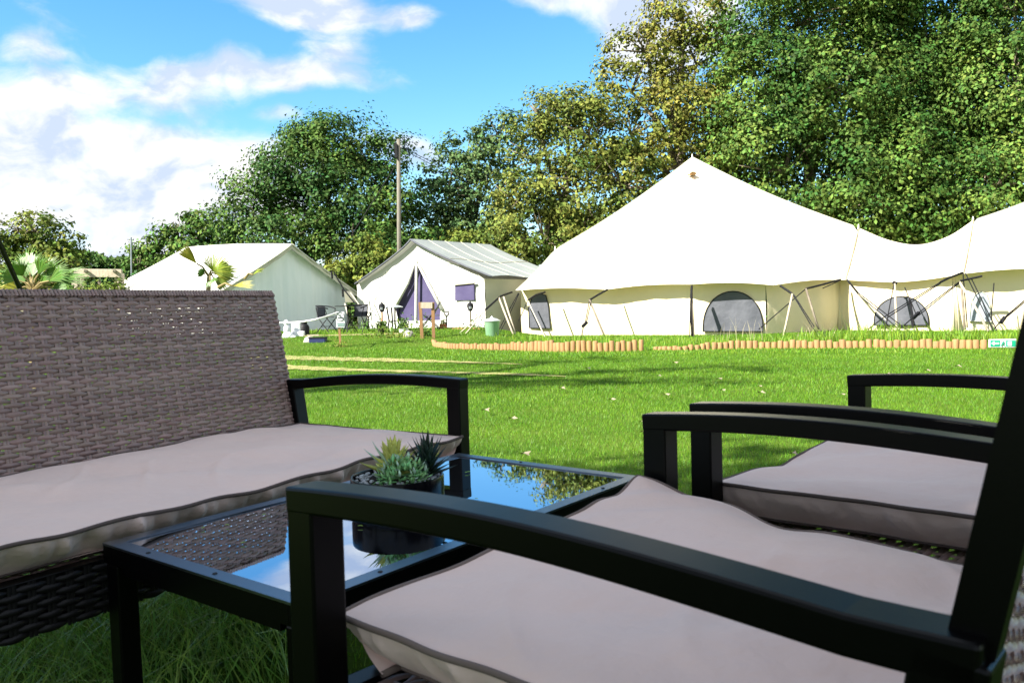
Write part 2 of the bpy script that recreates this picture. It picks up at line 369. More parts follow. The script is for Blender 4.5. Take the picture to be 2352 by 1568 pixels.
bands = [(1.3, 3.4, 3000, .030, .0028), (3.3, 7, 4600, .028, .0031), (7, 13, 2000, .032, .0050), (13, 24, 700, .040, .010)]
PP, HH, WW = [], [], []
for y0, y1, den, h, w in bands:
    xr = .64 * y1 + .4; n = int(den * (y1 - y0) * 2 * xr); x = rng.uniform(-xr, xr, n); y = rng.uniform(y0, y1, n)
    k = np.abs(x) < .64 * y + .5; x, y = x[k], y[k]
    for L in track_polys:   # thin the blades over the worn tracks
        ax = np.array([a.x for a, b in L]); ay = np.array([a.y for a, b in L]); by = np.array([b.y for a, b in L])
        yt = np.interp(x, ax, ay); yb = np.interp(x, ax, by); ins = (y < yt) & (y > yb) & (x > ax.min()) & (x < ax.max())
        keep = ~(ins & (rng.random(len(x)) < .62)); x, y = x[keep], y[keep]
    PP.append(np.stack([x, y, Gv(x, y)], 1)); HH.append(h * rng.uniform(.5, 1.15, len(x))); WW.append(np.full(len(x), w) * rng.uniform(.7, 1.3, len(x)))
tag(blades(np.concatenate(PP), np.concatenate(HH), np.concatenate(WW), .8, 'lawn_grass', 'grass'), 'short bright green mown lawn grass', 'grass', kind='stuff')
def clump_blades(name, m, segs, den, hh, w, label, lean=.6, spread=.12, seg2=True):
    P = []; H = []
    for a, b, wd in segs:
        a, b = Vector(a), Vector(b); n = int(den * (b - a).length)
        for i in range(n):
            q = a.lerp(b, random.random()); P.append((q.x + random.gauss(0, spread), q.y + random.gauss(0, wd), 0)); H.append(hh * random.uniform(.35, 1) * (0.6 + .5 * abs(wob(q.x, 2.1))))
    P = np.array(P); P[:, 2] = Gv(P[:, 0], P[:, 1]); H = np.array(H)
    return tag(blades(P, H, np.full(len(P), w) * rng.uniform(.6, 1.3, len(P)), lean, name, m, seg2=seg2), label, 'grass', kind='stuff')

# ------------------------------------------------------------------ trees
def make_tree(name, label, lobes, m, trunk_px, size=.17, dens=1.0, clump=.55, per=46, group='trees beyond the tents', depth=.8, inner=.3, limb=True, base_z=None, gap=0.0, cat='tree', world_lobes=None, limb_r=.05):
    LB = []
    if world_lobes: LB = world_lobes
    else:
        for (px, py, rx, ry, Y) in lobes:
            c = at(px, py, Y); LB.append((np.array(c), np.array([rx / FPX * Y, max(.6, min(rx / FPX * Y * depth, 3.5)), ry / FPX * Y])))
    tx, tY = (trunk_px[0], trunk_px[1])
    bx = (tx - 1176) / FPX * tY if not world_lobes else tx; bz = G(bx, tY) - .05
    root = thing(name, label, cat, (bx, tY, bz), group=group)
    Cs = []; Ns = []
    for c, r in LB:
        area = 4 * math.pi * ((r[0] * r[1]) ** 1.6 + (r[0] * r[2]) ** 1.6 + (r[1] * r[2]) ** 1.6) ** (1 / 1.6) / 3 ** (1 / 1.6)
        n = int(dens * area / (clump * clump) * .85) + 3
        d = rng.normal(size=(n, 3)); d /= np.linalg.norm(d, axis=1)[:, None]
        keep = ~((d[:, 1] > .35) & (rng.random(n) < .6)); d = d[keep]; n = len(d)
        rad = np.where(rng.random(n) < inner, rng.uniform(.35, .8, n), rng.uniform(.86, 1.10, n))
        P = c + d * r * rad[:, None]
        P += rng.normal(size=(n, 3)) * clump * .25
        # drop clumps deep inside the other lobes
        ok = np.ones(n, bool)
        for c2, r2 in LB:
            if c2 is c: continue
            q = np.linalg.norm((P - c2) / r2, axis=1); ok &= ~((q < .62) & (rng.random(n) < .7))
        if gap: ok &= rng.random(n) > gap
        ok &= P[:, 2] > bz + .3
        Cs.append(P[ok]); Ns.append(d[ok])
    C_ = np.concatenate(Cs); D_ = np.concatenate(Ns); nc = len(C_)
    sc = rng.uniform(.55, 1.35, nc) * clump
    off = rng.normal(size=(nc, per, 3)) * np.array([.52, .52, .30]); k = np.linalg.norm(off, axis=2, keepdims=True); off = off / np.maximum(k, 1e-6) * np.minimum(k, 1.05)
    P = C_[:, None, :] + off * sc[:, None, None]
    nrm = off * .95 + D_[:, None, :] * .55 + np.array([0, 0, .45]) + rng.normal(size=off.shape) * .45
    nrm /= np.linalg.norm(nrm, axis=2, keepdims=True); P = P.reshape(-1, 3); nrm = nrm.reshape(-1, 3); n = len(P)
    t = rng.normal(size=(n, 3)) + np.array([0, 0, -.5]); t -= nrm * (t * nrm).sum(1)[:, None]; t /= np.linalg.norm(t, axis=1)[:, None]; b = np.cross(nrm, t)
    s = (size * rng.uniform(.55, 1.25, n))[:, None]
    fold = nrm * s * .16
    V = np.stack([P - t * s * .5, P + b * s * .33 + fold, P + t * s * .5, P - b * s * .33 + fold], 1).reshape(-1, 3)
    fastmesh('crown', V, n, 4, m, root)
    # trunk and limbs
    mb = MB(); top = np.mean([c for c, r in LB], axis=0); hgt = top[2] - bz; r0 = max(.10, .035 * hgt + .08)
    T = Vector((bx, tY, bz)); mid = Vector((bx * .6 + top[0] * .4, tY * .5 + top[1] * .5, bz + hgt * .55)); tp = Vector(tuple(top))
    mb.tube([T, T.lerp(mid, .5) + Vector((.05, 0, 0)), mid, tp], [r0, r0 * .8, r0 * .62, r0 * .4], 9)
    mb.build('trunk', 'bark', root, smooth=True)
    if limb:
        mb = MB()
        for c, r in LB:
            e = Vector(tuple(c)); s0 = mid.lerp(tp, random.random() * .9)
            mm = s0.lerp(e, .5) + Vector((random.uniform(-.3, .3), 0, random.uniform(.0, .5)))
            mb.tube([s0, mm, e], [r0 * .4, r0 * .28, .05], 6)
            for q in range(7):
                a = random.uniform(0, 6.28); z = random.uniform(-.2, 1); h = math.sqrt(max(0, 1 - z * z)) if abs(z) < 1 else 0
                tip = e + Vector((r[0] * h * math.cos(a), r[1] * h * math.sin(a) * .9 - .1, r[2] * z)) * .95
                m2 = e.lerp(tip, .5) + Vector((random.uniform(-.2, .2), 0, random.uniform(-.1, .3)))
                mb.tube([e, m2, tip], [limb_r, limb_r * .6, limb_r * .25], 5)
        mb.build('branches', 'limb', root, smooth=True)
    return root
make_tree('broadleaf_tree', 'tall dense green tree behind the right slope of the highest tent peak', [(1830, 60, 170, 150, 32), (1760, 230, 130, 130, 31.5), (1930, 210, 140, 140, 31), (1800, 400, 150, 120, 31), (1950, 420, 140, 110, 30.5), (1960, -60, 160, 120, 32), (1740, 330, 90, 120, 32), (1880, 230, 250, 260, 35)], 'lf_big', (1860, 33), .165, 1.3, .78, 112, inner=.25)
make_tree('broadleaf_tree', 'tall dense green tree rising over the dip between the two tent peaks, pale limb showing', [(2120, 20, 150, 150, 32.5), (2120, 210, 140, 130, 32), (2080, 370, 130, 120, 30.5), (2190, 440, 120, 110, 30), (2060, 480, 130, 80, 30), (2210, 300, 90, 110, 31), (2130, 200, 230, 300, 35.5)], 'lf_green', (2120, 33.5), .16, 1.35, .78, 112, limb_r=.07, inner=.25)
make_tree('broadleaf_tree', 'dense green tree at the right edge of the photo behind the second tent peak', [(2330, 30, 150, 150, 31), (2330, 210, 140, 130, 30), (2380, 360, 130, 120, 29.5), (2290, 430, 110, 90, 29), (2500, 150, 160, 220, 31), (2480, 430, 140, 120, 30), (2400, 200, 200, 280, 34.5)], 'lf_big', (2380, 32), .155, 1.3, .76, 112, inner=.25)
make_tree('turning_tree', 'tall open tree with orange turning leaves right behind the tent peak', [(1570, 50, 85, 60, 34), (1480, 120, 85, 60, 34), (1600, 150, 95, 80, 34), (1450, 210, 95, 65, 34), (1560, 270, 130, 80, 33.5), (1450, 310, 90, 70, 33.5), (1640, 300, 90, 90, 33.5), (1540, 390, 140, 70, 33), (1660, 420, 80, 70, 33)], 'lf_autumn', (1590, 35), .165, .95, .5, 50, inner=.15, gap=.12, limb_r=.045)
make_tree('turning_tree', 'olive green tree with yellow patches between the silvery tree and the orange turning tree', [(1300, 250, 90, 50, 32.5), (1240, 270, 60, 40, 32.5), (1350, 320, 100, 90, 32), (1230, 370, 80, 80, 32), (1330, 440, 110, 80, 31.5), (1190, 470, 75, 70, 31.5), (1250, 560, 130, 80, 31), (1430, 430, 90, 90, 31.5), (1400, 540, 100, 60, 31)], 'lf_olive', (1280, 33), .15, .9, .6, 84, inner=.22, gap=.05)
make_tree('silvery_tree', 'grey green tree showing behind the telegraph wires left of the turning trees', [(1150, 320, 60, 55, 40), (1080, 370, 75, 70, 40), (1030, 440, 70, 70, 39.5), (1110, 460, 90, 80, 39.5), (1010, 530, 70, 60, 39), (1100, 560, 110, 60, 39)], 'lf_blue', (1080, 41), .19, .95, .5, 42)
make_tree('round_tree', 'big round dark green tree behind the left wall tent and the telegraph pole', [(770, 335, 100, 66, 38), (690, 370, 90, 70, 38), (850, 385, 95, 75, 38), (610, 440, 80, 66, 37.5), (740, 450, 120, 90, 37), (880, 480, 100, 90, 37), (580, 520, 60, 70, 37), (680, 550, 110, 70, 36.5), (820, 570, 120, 60, 36.5), (930, 560, 60, 60, 37)], 'lf_dark', (760, 39), .17, 1.15, .72, 100, inner=.3)
make_tree('low_tree', 'low rounded green tree above the ridge of the left wall tent', [(480, 530, 50, 50, 42), (410, 550, 50, 44, 42), (350, 585, 45, 40, 42), (440, 590, 90, 40, 41.5), (510, 580, 40, 60, 41.5), (320, 620, 40, 40, 41)], 'lf_green', (440, 43), .21, 1.0, .5, 42)
make_tree('low_tree', 'bushy green tree at the far left behind the palm', [(90, 535, 50, 38, 31), (40, 560, 50, 42, 31), (130, 575, 55, 48, 31), (20, 620, 70, 55, 30.5), (100, 635, 75, 50, 30.5), (160, 610, 30, 30, 30.5), (-80, 600, 90, 80, 31)], 'lf_yel', (70, 32), .16, 1.0, .42, 44)
def hedge(name, label, x0, x1, ytop, Y, m, n, size=.2, ybot=700, th=1.2):
    a = at(x0, ytop, Y); b = at(x1, ytop, Y); zb = 0
    root = thing(name, label, 'hedge', ((a.x + b.x) / 2, Y, 0))
    u = rng.random(n); z = rng.random(n) ** .8; P = np.stack([a.x + (b.x - a.x) * u, Y + rng.normal(size=n) * th * .4, np.zeros(n)], 1)
    top = a.z + (b.z - a.z) * u + .25 * np.sin(u * 60 * (b.x - a.x) / 30) * .5 + .2 * np.sin(u * 23 * (b.x - a.x) / 30 + 1)
    P[:, 2] = top * z
    nrm = rng.normal(size=(n, 3)) * .6 + np.array([-.2, -.6, .4]); nrm /= np.linalg.norm(nrm, axis=1)[:, None]
    t = rng.normal(size=(n, 3)); t -= nrm * (t * nrm).sum(1)[:, None]; t /= np.linalg.norm(t, axis=1)[:, None]; bb = np.cross(nrm, t); s = (size * rng.uniform(.6, 1.3, n))[:, None]
    V = np.stack([P - t * s * .5, P + bb * s * .33, P + t * s * .5, P - bb * s * .33], 1).reshape(-1, 3)
    fastmesh('foliage', V, n, 4, m, root)
    mb = MB()
    k = max(3, int((b.x - a.x) / 1.2))
    for i in range(k):
        x = a.x + (b.x - a.x) * (i + .5) / k; mb.tube([(x, Y, -.1), (x + .1, Y, 1.0), (x - .1, Y + .1, max(1.2, (a.z + b.z) / 2 * .9))], [.08, .06, .03], 6)
    mb.build('stem', 'bark', root)
    return root
hedge('hedge', 'dark hedge in the gap behind the timber pergola', 150, 340, 588, 46, 'lf_dark', 9000, .24)
hedge('hedge', 'dark undergrowth along the foot of the trees behind the tents', 330, 1250, 640, 35, 'lf_dark', 26000, .22, th=2)
hedge('hedge', 'shaded undergrowth below the tall trees behind the big tent', 1250, 2700, 500, 33.5, 'lf_green', 60000, .22, th=2.2)
hedge('hedge', 'far dark hedge behind the far left tree', -700, 150, 640, 42, 'lf_dark', 9000, .24)
def bush(label, lobes, m, tp, group='bushes behind the tents', **k):
    return make_tree('bush', label, lobes, m, tp, group=group, limb=False, cat='bush', **k)
bush('yellow green climbing bush between the two wall tents', [(840, 590, 40, 45, 31), (800, 625, 45, 40, 31), (870, 630, 50, 50, 30.5), (770, 640, 40, 30, 30.5)], 'lf_yel', (830, 31.5), size=.15, dens=1.2, clump=.34, per=36)
bush('green bush left of the telegraph pole with upright shoots', [(880, 555, 30, 40, 33), (920, 590, 40, 40, 33), (950, 600, 40, 40, 33), (980, 560, 40, 30, 33)], 'lf_green', (910, 33.5), size=.16, dens=1.2, clump=.36, per=38)
bush('green shrub behind the roof of the middle wall tent', [(1150, 560, 50, 40, 31), (1210, 590, 60, 50, 31), (1080, 570, 60, 40, 31)], 'lf_yel', (1150, 31.5), size=.16, dens=1.1, clump=.38, per=38)
bush('pale yellow shrub peeping over the sofa beside the pergola', [(245, 674, 40, 6, 20), (215, 676, 30, 6, 20), (268, 668, 16, 8, 20)], 'lf_yel', (240, 20.5), size=.09, dens=1.3, clump=.22, per=36)
# unseen trees: dense one added to shade the seating, open one streaks the lawn
w = [(np.array([-5.6 + dx, -2.9 + dy, 5.9 + dz]), np.array([rx, ry, rz])) for dx, dy, dz, rx, ry, rz in ((0, 0, 0, 2.2, 2.2, 1.7), (1.2, -1.2, .5, 1.6, 1.6, 1.3), (-1.0, 1.6, .4, 1.6, 1.6, 1.4), (.3, .3, 1.3, 1.6, 1.6, 1.0), (-1.4, -.9, -.3, 1.5, 1.5, 1.2))]
make_tree('unseen_shade_tree', 'unseen dense tree added behind left to shade the seating', None, 'lf_green', (-5.8, -3.2), .22, 1.3, .5, 44, group='trees left of the seating', world_lobes=w, inner=.5)
for (x, y, z, lab) in ((-9.0, 4.0, 8.0, 'tall open tree left of the sofa'),):
    w = [(np.array([x + dx, y + dy, z + dz]), np.array([rx, ry, .5])) for dx, dy, dz, rx, ry in ((0, 0, 0, 1.7, .45), (1.9, .9, .6, 1.3, .4), (-1.6, 1.3, .3, 1.4, .5), (.4, -1.3, 1.3, 1.4, .4), (-.6, 2.2, 1.6, 1.3, .45))]
    make_tree('unseen_shade_tree', lab, None, 'lf_green', (x, y), .2, .42, .5, 20, group='trees left of the seating', world_lobes=w, inner=.1, gap=.15)

# ------------------------------------------------------------------ big cream tent
def rope(root, pts, r=.012, m='rope', name='rope', n=5):
    MB().tube(pts, r, n).build(name, m, root)
GZ = 1.30
bt = thing('pole_tent', 'large cream canvas tent with two peaks and arched mesh windows', 'tent', (6, 24, 0))
def E_(px, py, Y): return at(px, py, Y)
P1 = at(1590, 361, 26.3); P2 = at(2562, 350, 24.5)
EA = [E_(1184, 667, 24.0), E_(1392, 665, 22.8), E_(1589, 653, 21.2), E_(1778, 655, 20.6), E_(1942, 643, 21.9)]
QA = [at(1275, 573, 25.3), None, None, None, at(1972, 523, 23.6)]
def hz(p, z): q = p.copy(); q.z = z; return q
back1 = [hz(at(2010, 600, 26.5), 1.32), hz(at(1900, 600, 31), 1.32), hz(at(1500, 600, 31.5), 1.32), hz(at(1330, 600, 28.5), 1.32)]
EAll = EA + back1; QAll = QA + [at(1992, 545, 25.2), None, None, None]
def autoQ(e, P, z=2.55, k=.74): q = P.lerp(e, k); q.z = z; return q
QAll = [q if q is not None else autoQ(e, P1, 2.62) for e, q in zip(EAll, QAll)]
def hip(e, q, P, t, sag=.10):
    # t 0..1 from eave to peak, bend at .25
    if t < .25: p = e.lerp(q, t / .25); p.z -= .05 * math.sin(math.pi * t / .25)
    else:
        u = (t - .25) / .75; p = q.lerp(P, u); p.z -= sag * math.sin(math.pi * u)
    return p
def sector(mb, e0, q0, e1, q1, P, nu=14, nv=22, sag=.12, scal=.05):
    def fn(s, t):
        a = hip(e0, q0, P, t, sag); b = hip(e1, q1, P, t, sag); p = a.lerp(b, s)
        bel = math.sin(math.pi * s)
        p.z += scal * bel * (1 - t) ** 3 - .035 * bel * math.sin(math.pi * t)
        return p
    mb.grid(fn, nu, nv)
mb = MB()
for i in range(len(EAll)):
    j = (i + 1) % len(EAll)
    if i == 4: continue
    sector(mb, EAll[i], QAll[i], EAll[j], QAll[j], P1)
sector(mb, EAll[4], QAll[4], EAll[5], QAll[5], P1)
EB = [at(2212, 629, 19.3), at(2440, 618, 18.7), hz(at(2760, 610, 19.5), 1.4), hz(at(2900, 610, 25), 1.32), hz(at(2650, 610, 30), 1.32), hz(at(2300, 610, 28), 1.32)]
QB = [at(2235, 506, 22.3)] + [autoQ(e, P2, 2.6) for e in EB[1:]]
for i in range(len(EB)): 
    j = (i + 1) % len(EB); sector(mb, EB[i], QB[i], EB[j], QB[j], P2, sag=.2)
# connecting piece between the two cones
ridge = [at(1972, 523, 23.6), at(2040, 551, 23.3), at(2110, 562, 23.0), at(2178, 543, 22.6), at(2235, 506, 22.3)]
eave = [EA[4], at(2000, 646, 21.2), at(2057, 648, 20.6), at(2130, 642, 20.0), EB[0]]
bk = [hz(back1[0], 1.3), hz(at(2080, 600, 27), 1.3), hz(at(2130, 600, 27.5), 1.3), hz(at(2200, 600, 28), 1.3), EB[5]]
def crv(pts, s):
    n = len(pts) - 1; u = s * n; k = min(int(u), n - 1); f = u - k
    p0 = pts[max(k - 1, 0)]; p1 = pts[k]; p2 = pts[k + 1]; p3 = pts[min(k + 2, n)]
    return .5 * ((2 * p1) + (p2 - p0) * f + (2 * p0 - 5 * p1 + 4 * p2 - p3) * f * f + (3 * p1 - p0 - 3 * p2 + p3) * f ** 3)
mb.grid(lambda s, t: (lambda p: Vector((p.x, p.y, p.z - .05 * math.sin(math.pi * t))))(crv(eave, s).lerp(crv(ridge, s), t)), 24, 12)
mb.grid(lambda s, t: crv(ridge, s).lerp(crv(bk, s), t), 24, 8)
roof = mb.build('roof', 'canvas', bt, smooth=True)
# seams sewn along the hips
mb = MB()
for e, q in zip(EAll[:5], QAll[:5]):
    pts = []
    for k in range(23):
        p = hip(e, q, P1, k / 22, .12); pts.append(p + Vector((0, -.004, .006)))
    mb.tube(pts, .011, 5)
mb.tube([hip(EB[0], QB[0], P2, k / 22, .2) + Vector((0, 0, .006)) for k in range(23)], .012, 5)
mb.build('seam', 'canvas_side', bt)
for e, q in ((EAll[4], QAll[4]), (EB[0], QB[0])):
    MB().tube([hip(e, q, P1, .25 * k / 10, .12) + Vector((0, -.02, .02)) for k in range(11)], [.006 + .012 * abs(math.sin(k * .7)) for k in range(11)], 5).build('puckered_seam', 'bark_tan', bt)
for p in (QAll[0], QAll[4], QB[0], P1): MB().tube([p + Vector((0, 0, -.05)), p + Vector((0, 0, .10))], [.035, .012], 6).build('finial', 'canvas_white', bt)
# vent hood near the peak
c = at(1591, 401, 25.2); mb = MB(); pr = []
d0 = (P1 - hip(EA[2], QAll[2], P1, .8)).normalized()
for k in range(9):
    a = math.pi * k / 8; pr.append(Vector((c.x + .11 * math.cos(a), c.y - .04, c.z + .075 * math.sin(a))))
mb.prism(pr, (0, .3, .02)); mb.build('vent', 'vent_tan', bt)
mb = MB(); mb.tube([Vector((p.x * 1.0, p.y - .03, p.z + .01)) for p in pr], .022, 6); mb.build('vent_hood', 'canvas', bt)
# walls
def wallpt(e, ctr, k=.50):
    d = Vector((ctr.x - e.x, ctr.y - e.y, 0)).normalized(); return Vector((e.x + d.x * k, e.y + d.y * k, 0))
W = [wallpt(e, P1) for e in EA]; W[0] = Vector((EA[0].x + .16, EA[0].y + .42, 0)); W[4] = Vector((EA[4].x - .02, EA[4].y + .36, 0))
W += [Vector((eave[2].x + .1, eave[2].y + .34, 0)), wallpt(EB[0], Vector((EB[0].x + .3, 24, 0))), wallpt(EB[1], P2), wallpt(EB[2], P2)]
W = [wallpt(back1[3], P1)] + W
EW = [back1[3]] + EA + [eave[2]] + EB[:3]
def wallfn(a, b, ea, eb, seed):
    za, zb = ea.z + .06, eb.z + .06; n = Vector((b.y - a.y, -(b.x - a.x), 0)).normalized(); L = (b - a).length
    def fn(s, t):
        p = a.lerp(b, s); f = .016 * math.sin(s * L * 4.1 + seed) + .010 * math.sin(s * L * 10 + seed * 2 + t * 2)
        edge = math.exp(-((s * L) / .25) ** 2) + math.exp(-(((1 - s) * L) / .25) ** 2)
        f += edge * .05 * math.sin(s * L * 22 + t * 1.5)
        q = p + n * f * min(1, 1.2 * math.sin(math.pi * min(max(s, .0), 1)) + .0)
        q = q + n * (.16 * (1 - t) ** 1.5 * 0 + .05 * math.sin(math.pi * t))
        q.z = -.03 + (za + (zb - za) * s + .03) * t; return q
    return fn, n
planes = []
for i in range(len(W) - 1):
    fn, n = wallfn(W[i], W[i + 1], EW[i], EW[i + 1], i * 1.7)
    mb = MB(); mb.grid(fn, max(16, int((W[i + 1] - W[i]).length * 14)), 10); mb.build('wall', 'canvas_wall', bt, smooth=True)
    planes.append((W[i], n))
def window(px_list, pl, name, m, root, off=.075, th=.02):
    P0, n = planes[pl]; pts = [on_plane(x, y, P0 + n * off, n) for x, y in px_list]
    mb = MB(); mb.prism(pts, -n * th); o = mb.build(name, m, root)
    mb = MB(); loop = [p + n * .004 for p in pts]; loop.append(loop[0]); mb.tube(loop, .013, 5); mb.build('window_edge', 'strap' if m != 'mesh_pale' else 'canvas_side', o)
    return o
def arch(x0, x1, ytop, yb, n=18):
    cx, rx = (x0 + x1) / 2, (x1 - x0) / 2; L = [(x0, yb)]
    for k in range(n + 1):
        a = math.pi - math.pi * k / n; L.append((cx + rx * math.cos(a), yb - 8 - (yb - 8 - ytop) * math.sin(a) ** .9))
    L.append((x1, yb)); return L
window([(1216, 753), (1214, 705), (1222, 684), (1240, 674), (1254, 678), (1260, 705), (1264, 754)], 1, 'window', 'mesh_grey', bt)
window(arch(1615, 1752, 669, 761), 3, 'window', 'mesh_grey', bt)
window(arch(2008, 2133, 681, 747), 6, 'window', 'mesh_grey', bt)
window([(2226, 737), (2230, 695), (2240, 676), (2254, 669), (2266, 676), (2273, 700), (2277, 739)], 7, 'window', 'mesh_pale', bt)
# sod flap folds where the walls meet
mb = MB()
for w_ in (W[5], W[7]):
    mb = MB()
    for k in range(3): mb.tube([w_ + Vector((-.06 + .07 * k, -.10, 0)), w_ + Vector((-.02 + .03 * k, -.07, .7)), w_ + Vector((0, -.04, 1.28))], [.05, .03, .012], 6)
    mb.build('wall_fold', 'canvas_wall', bt, smooth=True)

def guy(label, segs, nm='guy_rope'):
    # segs: (kind, [(px,py,Y),...])
    allp = [at(*p) for k, ps in segs for p in ps]; b = min(allp, key=lambda q: q.z)
    root = thing(nm, label, 'guy rope', (b.x, b.y, 0), group='guy ropes and props of the big tent')
    for k, ps in segs:
        pts = [at(*p) for p in ps]
        if k == 'pole': MB().tube(pts, .026, 8).build('prop_pole', 'wood_pale', root, smooth=True)
        elif k == 'dpole': MB().tube(pts, .026, 8).build('prop_pole', 'bark', root, smooth=True)
        elif k == 'strap': MB().tube(pts, .026, 6).build('strap', 'strap', root)
        elif k == 'rope': MB().tube(pts, .0125, 5).build('rope', 'strap', root)
        elif k == 'prope': MB().tube(pts, .014, 5).build('rope', 'rope', root)
        elif k == 'slider': MB().tube(pts, .04, 6).build('slider', 'strap', root)
    e = allp[-1]
guy('dark strap and two pale props at the left corner of the big tent', [('strap', [(1176, 671, 23.9), (1150, 680, 23.4), (1114, 712, 22.6)]), ('prope', [(1114, 712, 22.6), (1043, 777, 21)]), ('prope', [(1112, 716, 22.5), (1066, 770, 21)]), ('pole', [(1146, 684, 23.3), (1180, 771, 22)]), ('pole', [(1157, 682, 23.4), (1184, 768, 22.2)]), ('rope', [(1190, 674, 23.8), (1165, 720, 23), (1143, 763, 22.2)]), ('rope', [(1192, 674, 23.8), (1170, 722, 23), (1148, 763, 22.2)])])
guy('prop and rope in front of the small dark window at the tent end', [('strap', [(1252, 671, 23.5), (1232, 677, 23.2), (1212, 690, 22.9)]), ('prope', [(1212, 690, 22.9), (1252, 774, 22)]), ('rope', [(1212, 690, 22.9), (1192, 736, 22.4)])])
guy('brown prop and double rope before the blank cream wall', [('strap', [(1395, 665, 22.7), (1372, 678, 22.3), (1354, 689, 22)]), ('dpole', [(1354, 689, 22), (1388, 771, 21.2)]), ('rope', [(1354, 689, 22), (1344, 742, 21.3)]), ('rope', [(1358, 689, 22), (1347, 742, 21.3)]), ('slider', [(1348, 740, 21.3), (1338, 750, 21.2)]), ('rope', [(1340, 750, 21.2), (1335, 777, 20.6)])])
guy('near vertical dark ropes at the tent corner below the high peak', [('rope', [(1587, 658, 21.1), (1584, 776, 20.3)]), ('strap', [(1589, 656, 21.1), (1587, 700, 20.8), (1590, 776, 20.4)]), ('dpole', [(1588, 660, 21.1), (1593, 776, 20.6)])])
guy('pale prop and two slack ropes right of the wide arched window', [('strap', [(1792, 656, 20.5), (1820, 675, 20.2)]), ('pole', [(1820, 675, 20.2), (1800, 771, 19.7)]), ('rope', [(1820, 675, 20.2), (1866, 752, 19.6), (1883, 771, 19.5)]), ('rope', [(1822, 675, 20.2), (1870, 750, 19.6)])])
guy('long rope slanting down left across the shaded wall with its prop', [('strap', [(1930, 642, 21.7), (1880, 656, 21), (1851, 663, 20.6)]), ('rope', [(1851, 663, 20.6), (1743, 756, 19.5)]), ('dpole', [(1851, 663, 20.6), (1880, 756, 20)]), ('rope', [(1930, 644, 21.7), (1890, 662, 21)])])
guy('crossed ropes running down right from the shaded corner', [('strap', [(1946, 643, 21.8), (1968, 670, 21)]), ('rope', [(1968, 670, 21), (2096, 767, 18.8)]), ('rope', [(1968, 673, 21), (2060, 752, 19)]), ('prope', [(1970, 672, 21), (2035, 735, 19.5)])])
guy('pale upright prop standing before the grey arched window', [('pole', [(2055, 650, 20.4), (2060, 762, 19.6)]), ('rope', [(2054, 650, 20.4), (2044, 700, 20), (2032, 767, 19.3)]), ('slider', [(2051, 648, 20.4), (2059, 651, 20.4)])])
guy('thick dark strap hanging over the right half of the grey arched window', [('rope', [(2078, 660, 20.2), (2089, 687, 20)]), ('strap', [(2089, 687, 20), (2095, 720, 19.7), (2096, 752, 19.4)]), ('rope', [(2090, 687, 20), (2104, 722, 19.7)])])
guy('fan of long ropes and props from the corner right of the grey arched window', [('strap', [(2211, 626, 19.2), (2180, 638, 19.1), (2160, 648, 19)]), ('rope', [(2160, 648, 19), (2035, 725, 18.3), (1994, 756, 18)]), ('rope', [(2160, 651, 19), (2040, 728, 18.3)]), ('strap', [(2256, 634, 18.9), (2224, 641, 19), (2206, 645, 19)]), ('rope', [(2206, 645, 19), (2105, 722, 18.3), (2059, 762, 18)]), ('rope', [(2206, 648, 19), (2110, 724, 18.3)]), ('dpole', [(2208, 650, 19), (2216, 756, 18.4)]), ('rope', [(2212, 628, 19.2), (2222, 752, 18.5)]), ('pole', [(2203, 647, 19), (2240, 705, 18.6), (2270, 760, 18.2)]), ('rope', [(2217, 627, 19.2), (2281, 758, 18.1)]), ('rope', [(2232, 642, 19), (2290, 760, 18)]), ('slider', [(2110, 718, 18.4), (2098, 730, 18.3)])])
guy('double rope rising to the right edge behind the black chair', [('rope', [(2400, 650, 18.4), (2302, 733, 18), (2281, 758, 17.8)]), ('rope', [(2400, 655, 18.4), (2306, 733, 18)]), ('slider', [(2308, 728, 18), (2298, 742, 18)]), ('rope', [(2283, 650, 18.9), (2276, 735, 18.8)])])

# ------------------------------------------------------------------ left wall tent
lt = thing('wall_tent', 'white ridge tent whose pale grey gable faces right, partly hidden by the wicker sofa', 'tent', (-9, 24, .2))
pk = at(660, 561, 26.0); gd = Vector((.60, .80, 0)); rd = Vector((-.80, .60, 0))
zr = pk.z; hw = 2.35; zg = .25; ze = 1.52
def fp(s, z, back=0, out=0): v = pk + gd * s + rd * back; return Vector((v.x, v.y, z)) + Vector((.8, -.6, 0)) * out
wl, wr = -2.55, 2.33; L_ = 5.3; zew = ze + .12
# gable sheet with soft vertical pleats
def gab(s, t):
    x = wl + (wr - wl) * s; top = zr - .08 - (zr - zew) * (abs(x) / 2.45) ** 1.08
    return fp(x, .1 + (top - .1) * t, out=-.05 + .02 * math.sin(x * 9) + .012 * math.sin(x * 21 + 2 * t))
mb = MB(); mb.grid(gab, 60, 12); mb.build('gable_wall', 'canvas_grey', lt, smooth=True)
def slope(side, out0, out1, hwid, zed, sagk=.12, L=L_):
    def fn(s, t):
        x = side * hwid * t; z = zr + .26 * s * (1 - t) - (zr - zed) * t ** .93 - sagk * math.sin(math.pi * s) * t * (1 - t) * 2 + .05 * math.sin(math.pi * s) * (1 - t)
        if s > .8: pass
        return fp(x, z, back=-out0 + (L + out0) * s + (1.9 * t * s if side < 0 else 0))
    return fn
mb = MB(); mb.grid(slope(-1, .22, 0, 2.75, 1.36), 20, 14); mb.grid(slope(1, .22, 0, 2.75, 1.36), 20, 14); mb.build('roof', 'canvas_white', lt, smooth=True)
mb = MB()
